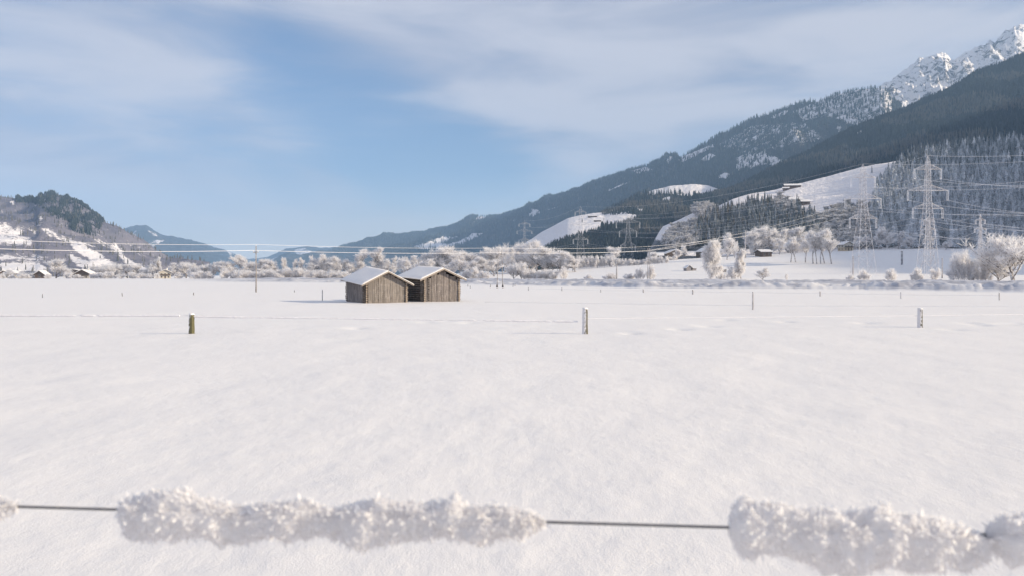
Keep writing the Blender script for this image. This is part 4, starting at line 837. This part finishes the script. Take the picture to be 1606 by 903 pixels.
tl = [q for q in far if q[0] == 1180.5][0]; s1 = P(760, 479, 60); s2 = P(1640, 484, 52)
lumpy_wire('fence_wire', (s1.x, s1.y, .35), tl[2]+Vector((0, 0, .3)), .014, 'low fine rimed wire reaching left from the tall thin stake', 'low wires of the tall stake', M_rime, 21, .3, seg=1)
lumpy_wire('fence_wire', tl[2]+Vector((0, 0, .3)), (s2.x, s2.y, .3), .014, 'low fine rimed wire reaching right from the tall thin stake', 'low wires of the tall stake', M_rime, 22, .3, seg=1)

# ------------------------------------------------------------------ poles and pylons
def cable(p0, p1, sag, r, label, group, name='power_cable', seg=14):
    p0 = Vector(p0); p1 = Vector(p1); pts = []
    for i in range(seg+1):
        u = i/seg; q = p0.lerp(p1, u); q.z -= sag*4*u*(1-u); pts.append(q)
    return tag(MB().tube(pts, r, 4).build(name, M_cable), label, 'power line', group)
def pole(px, top, base, D, label, arm_px=10, twin=0.0, arm_y=None, mat=None):
    p = P(px, base, D); z = gz(p.x, p.y); h = EYE-D*(top-HY)/F-z; o = thing('utility_pole', label, 'utility pole', (p.x, p.y, z)); r = 1.15*D/F
    if twin:
        w = twin*D/F
        for s in (-1, 1):
            MB().bar((s*w/2, 0, -.3), (s*w*.32, 0, h*.97), r*.62, r*.42, 8).build('pole_leg', mat or M_pole, o, True)
            MB().bar((s*w/2, 0, -.1), (s*w/2*.98, 0, h*.07), r*1.5, r*.9, 8).build('pole_foot', M_tar, o, True)
        MB().bar((-w*.45, 0, h*.52), (w*.45, 0, h*.52), r*.4, r*.4, 6).bar((-w*.45, 0, h*.50), (w*.36, 0, h*.95), r*.22, r*.22, 5).build('cross_brace', mat or M_pole, o)
    else: MB().bar((0, 0, -.3), (0, 0, h), r, r*.68, 10).build('pole_shaft', mat or M_pole, o, True)
    ay = EYE-D*(arm_y-HY)/F-z if arm_y else h*.9; aw = arm_px*D/F/2
    MB().box((0, -.1, ay), (2*aw, .12, .12)).build('cross_arm', M_pole, o)
    ends = []
    for xx, zz_ in ((-aw*.9, ay+.06), (aw*.9, ay+.06), (0, h)):
        MB().bar((xx, -.1 if xx else 0, zz_), (xx, -.1 if xx else 0, zz_+.22), .05, .035, 6).build('insulator', M_cable, o); ends.append(Vector((p.x+xx, p.y-.1, z+zz_+.2)))
    return o, ends
pA, eA = pole(401.5, 386, 458.5, 111, 'slim grey utility pole left of the hay barns', 8, arm_y=396)
pB, eB = pole(784, 391, 450, 150, 'twin-legged wooden utility pole right of the hay barns', 9, twin=9, arm_y=399)
pC, eC = pole(1017.5, 388, 436, 240, 'twin-legged utility pole beyond the road left of the small hut', 7, twin=4, arm_y=395)
pE, eE = pole(1169, 362, 405, solveD(1169, 405), 'slim pole with two cross arms among the houses left of the grove', 8, arm_y=372)
PL = 'frosted cables of the low power line'
offL = [P(-700, 341, 62), P(-700, 352, 62), P(-700, 330, 62)]
for k, (tag_, rr) in enumerate((('nearer lower', .029), ('farther lower', .013), ('upper', .019))):
    cable(offL[k if k != 0 else 1], eA[k], .9, rr, f'{tag_} rimed cable crossing the left hill to the slim pole', PL)
    cable(eA[k], eB[k], .25, rr, f'{tag_} rimed cable from the slim pole over the hay barns', PL); cable(eB[k], eC[k], .35, rr*1.25, f'{tag_} rimed cable between the two twin-legged poles', PL)
p_ = P(1230, 342, 330)
for k in range(3): cable(eC[k], P(1310, 326+9*k, 480), 2.0, .032, f'{ORD[k]} rimed cable climbing from the twin-legged pole toward the farm slope', 'cables climbing to the farm slope')
for px, top, base, D, lb in ((967, 410, 438.5, 300, 'thin bare pole beyond the road left of the twin-legged pole'), (1337.5, 402, 431, 330, 'thin dark pole just left of the left lattice pylon'), (1477.5, 405, 434, 330, 'thin grey pole right of the tall pylon foot')):
    pole(px, top, base, D, lb, 2.0)
p = P(1414.5, 416, solveD(1414.5, 416)); o = thing('marker_post', 'stout grey marker post on the shaded snow between the tall pylons', 'post', (p.x, p.y, gz(p.x, p.y))); MB().box((0, 0, 4.0), (.95, .6, 9.2)).build('post_shaft', M_steel_dark, o); MB().box((0, 0, 8.75), (1.1, .75, .25)).build('snow_cap', M_snow, o)

def pylon(px, base, top, D, arms, bw, label, body_top=.9, r=.085, waist=None, group='lattice pylons', rz=0.0, tube=False, ins_len=None, zbase=None):
    p = P(px, base, D); z = gz(p.x, p.y) if zbase is None else zbase; Ht = EYE-D*(top-HY)/F-z
    o = thing('lattice_pylon', label, 'pylon', (p.x, p.y, z), rz, group); k_ = D/F; W0 = bw*k_
    tw_ = W0*.22; wz = lambda zz_: W0/2*(1-min(1, zz_/(Ht*.62))*.68) if zz_ < Ht*.62 else W0/2*(.32-.14*(zz_/Ht-.62)/.38)
    sgn = ((-1, -1), (1, -1), (1, 1), (-1, 1)); hb = Ht*.95; lv = [0]; 
    while lv[-1] < hb: lv.append(min(hb, lv[-1]+max(2.2*wz(lv[-1])*.85, 2.2)))
    for sx, sy in sgn:
        m = MB()
        for a, c in zip(lv[:-1], lv[1:]): m.bar((sx*wz(a), sy*wz(a), a-(.3 if a == 0 else 0)), (sx*wz(c), sy*wz(c), c), r*1.25, r*1.2, 4, False)
        m.build('leg', M_steel, o)
    m = MB()
    for a, c in zip(lv[:-1], lv[1:]):
        for i in range(4):
            (ax, ay), (bx, by) = sgn[i], sgn[(i+1) % 4]
            m.bar((ax*wz(a), ay*wz(a), a), (bx*wz(c), by*wz(c), c), r*.62, None, 3, False); m.bar((bx*wz(a), by*wz(a), a), (ax*wz(c), ay*wz(c), c), r*.62, None, 3, False)
            m.bar((ax*wz(c), ay*wz(c), c), (bx*wz(c), by*wz(c), c), r*.55, None, 3, False)
    m.build('bracing', M_steel, o)
    m = MB()
    for sx, sy in sgn: m.bar((sx*wz(hb), sy*wz(hb), hb), (0, 0, Ht), r, r*.9, 4)
    m.build('peak', M_steel, o); ends = [Vector((p.x, p.y, z+Ht))]
    for (ay_, hw) in arms:
        za = EYE-D*(ay_-HY)/F-z; hw = hw*k_; ww = wz(za); rise = hw*.34 if hw < 9 else hw*.28; m = MB()
        for s in (-1, 1):
            tip = Vector((s*hw, 0, za))
            for sy in (-1, 1):
                m.bar((s*ww, sy*ww, za), tip, r*1.3, r*1.1, 4); m.bar((s*ww*.8, sy*ww*.8, za+rise), tip, r*1.2, r, 4)
                for q in range(1, 4):
                    u = q/4.; a = Vector((s*ww, sy*ww, za)).lerp(tip, u); c = Vector((s*ww*.8, sy*ww*.8, za+rise)).lerp(tip, u-.22); m.bar(a, c, r*.55, None, 3, False)
                    m.bar(a, Vector((s*ww*.8, sy*ww*.8, za+rise)).lerp(tip, u), r*.5, None, 3, False)
        m.bar((-hw, 0, za), (hw, 0, za), r*1.1, None, 4); m.build('cross_arm', M_steel, o)
        il = (ins_len or 15)*k_
        for s in (-1, 1):
            MB().bar((s*(hw-.12), 0, za), (s*(hw-.12), 0, za-il), .13, .13, 6).bar((s*(hw-.75), 0, za), (s*(hw-.75), 0, za-il), .10, .10, 6).bar((s*hw, 0, za-il), (s*(hw-.9), 0, za-il), .14, None, 5).build('insulator', M_cable, o)
            ends.append(Vector((p.x+s*(hw-.4)*math.cos(rz), p.y+s*(hw-.4)*math.sin(rz), z+za-il)))
    return o, ends
y1, e1 = pylon(1455, 437, 244.5, 360, [(266, 22), (299.5, 32.5), (327.5, 24.5)], 25, 'tallest lattice pylon with three wide rimed cross arms, right of centre slope')
y2, e2 = pylon(1353.5, 433, 257.5, 400, [(279, 20), (312, 29), (343, 22)], 29, 'tall lattice pylon in front of the yellow house, left of the tallest one')
y3, e3 = pylon(1456.5, 437, 340, 395, [(346, 9), (361, 11.5), (376, 9)], 17, 'shorter narrow-armed pylon standing right behind the tallest pylon', r=.08, ins_len=7)
y4, e4 = pylon(1537.5, 432, 336, 380, [(346, 8.5), (360, 10)], 9, 'slim pylon with two short arms before the white spruce', r=.10, ins_len=5)
y5, e5 = pylon(985, 420, 338, 760, [(349, 19), (363, 14), (385, 12)], 18, 'faint lattice pylon in front of the forest below the farm meadow', r=.05, ins_len=9)
y6, e6 = pylon(910.5, 425, 324, 800, [(333, 9), (353, 16), (376, 12)], 16, 'lattice pylon rising above the crest of the farm meadow', r=.05, ins_len=7)
y7, e7 = pylon(822.5, 425, 346, 1000, [(352, 9), (363, 12), (377, 9)], 10, 'distant slim pylon rising behind the grove right of the barns', r=.06, ins_len=4)
HV = 'rimed high voltage cables'
def nm(i): return ('earth wire', 'top left', 'top right', 'middle left', 'middle right', 'bottom left', 'bottom right')[i]
shift1 = [P(1900, 214, 300), P(1900, 262, 300), P(1900, 270, 300), P(1900, 322, 300), P(1900, 330, 300), P(1900, 350, 300), P(1900, 356, 300)]
for i, e in enumerate(e1):
    cable(e, shift1[i], 5 if i else 3, .055, f'{nm(i)} cable running right from the tallest pylon', HV, seg=20)
    cable(e, e5[min(i, len(e5)-1)], 7, .034, f'{nm(i)} cable running left from the tallest pylon to the faint distant one', HV, seg=30)
shift2 = [P(1900, 228, 310), P(1900, 240, 310), P(1900, 256, 310), P(1900, 310, 310), P(1900, 316, 310), P(1900, 362, 310), P(1900, 372, 310)]
for i, e in enumerate(e2):
    cable(e, shift2[i], 5 if i else 3, .05, f'{nm(i)} cable running right from the left tall pylon', HV, seg=20)
    cable(e, e6[min(i, len(e6)-1)], 8, .034, f'{nm(i)} cable running left from the left tall pylon over the houses', HV, seg=30)
for i, e in enumerate(e4): cable(e, P(1900, (326, 366, 372, 388, 394)[i], 330), 2, .05, f'{nm(i)} cable running right from the slim pylon', HV, seg=10)
for i, e in enumerate(e4[:5]): cable(e3[i], e, 3, .05, f'{nm(i)} cable between the narrow-armed pylon and the slim one', HV, seg=10)
for i, e in enumerate(e6[:7]): cable(e, e7[i], 5, .04, f'{nm(i)} cable between the pylon on the farm meadow and the distant slim one', HV, seg=12)

# ------------------------------------------------------------------ foreground: wire with hoarfrost
def wire_pt(px):
    py = 794+(px-35)*.0292; a = (px-803)/F; D = 1.405-.054*a*F/803.; return P(px, py, D), D
M_wire, t, b = new_mat('fence_cable'); setc(t, b, (.075, .075, .085)); b.inputs['Roughness'].default_value = .5; b.inputs['Metallic'].default_value = .3
pts = [wire_pt(px)[0] for px in range(-1200, 2900, 40)]
m = MB(); m.tube(pts, .0024, 10)
tag(m.build('near_fence_wire', M_wire, smooth=True), 'dark taut fence wire crossing the bottom of the view', 'fence wire')
M_frost, t, b = new_mat('hoarfrost_crystals')
setc(t, b, (.92, .90, .90)); b.inputs['Roughness'].default_value = .8; b.inputs['Specular IOR Level'].default_value = .1
tr = t.nodes.new('ShaderNodeBsdfTranslucent'); tr.inputs[0].default_value = (.94, .93, .93, 1); mx = t.nodes.new('ShaderNodeMixShader'); mx.inputs[0].default_value = .5
out = [n for n in t.nodes if n.type == 'OUTPUT_MATERIAL'][0]; t.links.new(b.outputs[0], mx.inputs[1]); t.links.new(tr.outputs[0], mx.inputs[2]); t.links.new(mx.outputs[0], out.inputs[0])
def clump(x0, x1, top, bot, label, seed, dens=1.0):
    r = np.random.default_rng(seed); tp = lambda q: np.interp(q, *zip(*top)); bt = lambda q: np.interp(q, *zip(*bot))
    base, D0 = wire_pt((x0+x1)/2); k = D0/F
    o = thing('hoarfrost_clump', label, 'hoarfrost', tuple(base), 0, 'hoarfrost hanging on the near wire')
    n, s = int((x1-x0)/3.0), 56; v = []
    for i in range(n+1):
        px = x0+(x1-x0)*i/n; c, D = wire_pt(px); py = 794+(px-35)*.0292; up = (py-tp(px))*k; dn = (bt(px)-py)*k; e = min(1, i/4, (n-i)/4); e = max(.15, e)**.5
        for j in range(s):
            a = 2*math.pi*j/s; ca, sa = math.cos(a), math.sin(a); rz_ = (up if sa > 0 else dn)*.84; ry = (up+dn)*.5*.60
            rag = 1+.40*float(fbm(np.array(px/24.), np.array(a*1.8), seed, 4, .52))+.05*float(vnoise(np.array(px/5.), np.array(a*6), seed+3)-.5)
            v.append((c.x-base.x, c.y-base.y+ca*ry*rag*e, c.z-base.z+sa*rz_*rag*e))
    f = [(i*s+j, i*s+(j+1) % s, (i+1)*s+(j+1) % s, (i+1)*s+j) for i in range(n) for j in range(s)]+[tuple(range(s))[::-1], tuple(range(n*s, n*s+s))]
    obj('frost_body', make_mesh('frost_body', v, f, M_frost, smooth=True), o)
    # feathery plates rooted on the body
    V = np.array(v); nP = int((x1-x0)*36*dens); idx = r.integers(s, len(V)-s, nP); root = V[idx]; col_ = idx//s; cen = np.array([tuple(wire_pt(x0+(x1-x0)*q/n)[0]-base) for q in range(n+1)])[col_]
    d = root-cen; d /= np.linalg.norm(d, axis=1, keepdims=True)+1e-9; d = d+r.normal(size=d.shape)*.55; d[:, 0] += r.normal(size=nP)*.3; d /= np.linalg.norm(d, axis=1, keepdims=True)
    side = np.cross(d, r.normal(size=d.shape)); side /= np.linalg.norm(side, axis=1, keepdims=True)
    L = (r.gamma(2.2, .0024, nP)+.0012)[:, None]; L = np.minimum(L, .017); w = L*r.uniform(.18, .42, nP)[:, None]; root = root-d*.0015
    tri = np.stack([root-side*w*.25, root+side*w*.25, root+d*L*.6+side*w*.5, root+d*L, root+d*L*.55-side*w*.5], 1).reshape(-1, 3)
    bi = np.arange(nP)[:, None]*5; fa = np.concatenate([bi+np.array([[0, 1, 2]]), bi+np.array([[0, 2, 4]]), bi+np.array([[4, 2, 3]])], 0)
    tag(obj('frost_crystals', make_mesh('frost_crystals', tri, fa, M_frost), o), kind='stuff')
clump(186, 856, [(186, 778), (215, 776), (245, 768), (262, 758), (290, 764), (320, 778), (352, 790), (385, 799), (410, 786), (440, 784), (470, 780), (500, 794), (530, 797), (560, 790), (590, 778), (620, 784), (650, 788), (690, 784), (712, 772), (730, 790), (760, 792), (800, 796), (830, 802), (846, 812), (856, 819)],
      [(186, 812), (196, 838), (205, 852), (232, 846), (262, 852), (300, 842), (325, 852), (350, 866), (378, 858), (400, 848), (425, 846), (449, 856), (470, 844), (500, 842), (540, 858), (571, 866), (590, 854), (640, 852), (690, 846), (730, 852), (755, 860), (790, 844), (820, 848), (845, 832), (856, 822)],
      'long shaggy hoarfrost clump on the near wire, left of the bare middle stretch', 3)
clump(1143, 1560, [(1143, 795), (1165, 778), (1190, 782), (1230, 790), (1260, 796), (1300, 796), (1330, 806), (1360, 796), (1385, 790), (1410, 800), (1440, 805), (1480, 815), (1510, 826), (1540, 842), (1560, 856)],
      [(1143, 862), (1160, 874), (1200, 872), (1250, 884), (1290, 898), (1330, 900), (1380, 896), (1430, 900), (1480, 904), (1520, 896), (1545, 890), (1560, 872)],
      'big hoarfrost clump on the near wire, right of the bare middle stretch', 8)
clump(1546, 1800, [(1546, 830), (1570, 812), (1600, 800), (1650, 790), (1720, 800), (1800, 830)], [(1556, 866), (1580, 890), (1620, 896), (1700, 890), (1800, 850)], 'hoarfrost clump on the near wire cut off by the right edge', 12, .8)
clump(-160, 30, [(-160, 770), (-60, 760), (-10, 780), (10, 785), (30, 792)], [(-160, 830), (-60, 834), (-5, 822), (12, 808), (30, 797)], 'small hoarfrost clump on the near wire cut off by the left edge', 15, .8)

# ------------------------------------------------------------------ haze
m = bpy.data.materials.new('haze'); m.use_nodes = True; t = m.node_tree; t.nodes.clear()
o_ = t.nodes.new('ShaderNodeOutputMaterial'); v_ = t.nodes.new('ShaderNodeVolumePrincipled')
v_.inputs['Color'].default_value = (.43, .66, .98, 1); v_.inputs['Density'].default_value = 8.5e-5; v_.inputs['Anisotropy'].default_value = 0.1
t.links.new(v_.outputs[0], o_.inputs['Volume'])
lo_z = min(float(np.min(l[2])) for l in LAY.values()); hi_z = max(float(np.max(l[2])) for l in LAY.values())
hb = MB().box((0, 6000, 0), (30000, 19500, 2)); z0_, z1_ = -1200, hi_z+60
hb.v = [(x, y, z0_ if z < 0 else z1_) for x, y, z in hb.v]
tag(hb.build('haze', m), 'thin winter haze filling the valley', kind='stuff')
print('layers z', lo_z, hi_z, 'trees', len(Hp), len(Gp), len(scr), len(fp), len(rp), len(a_))
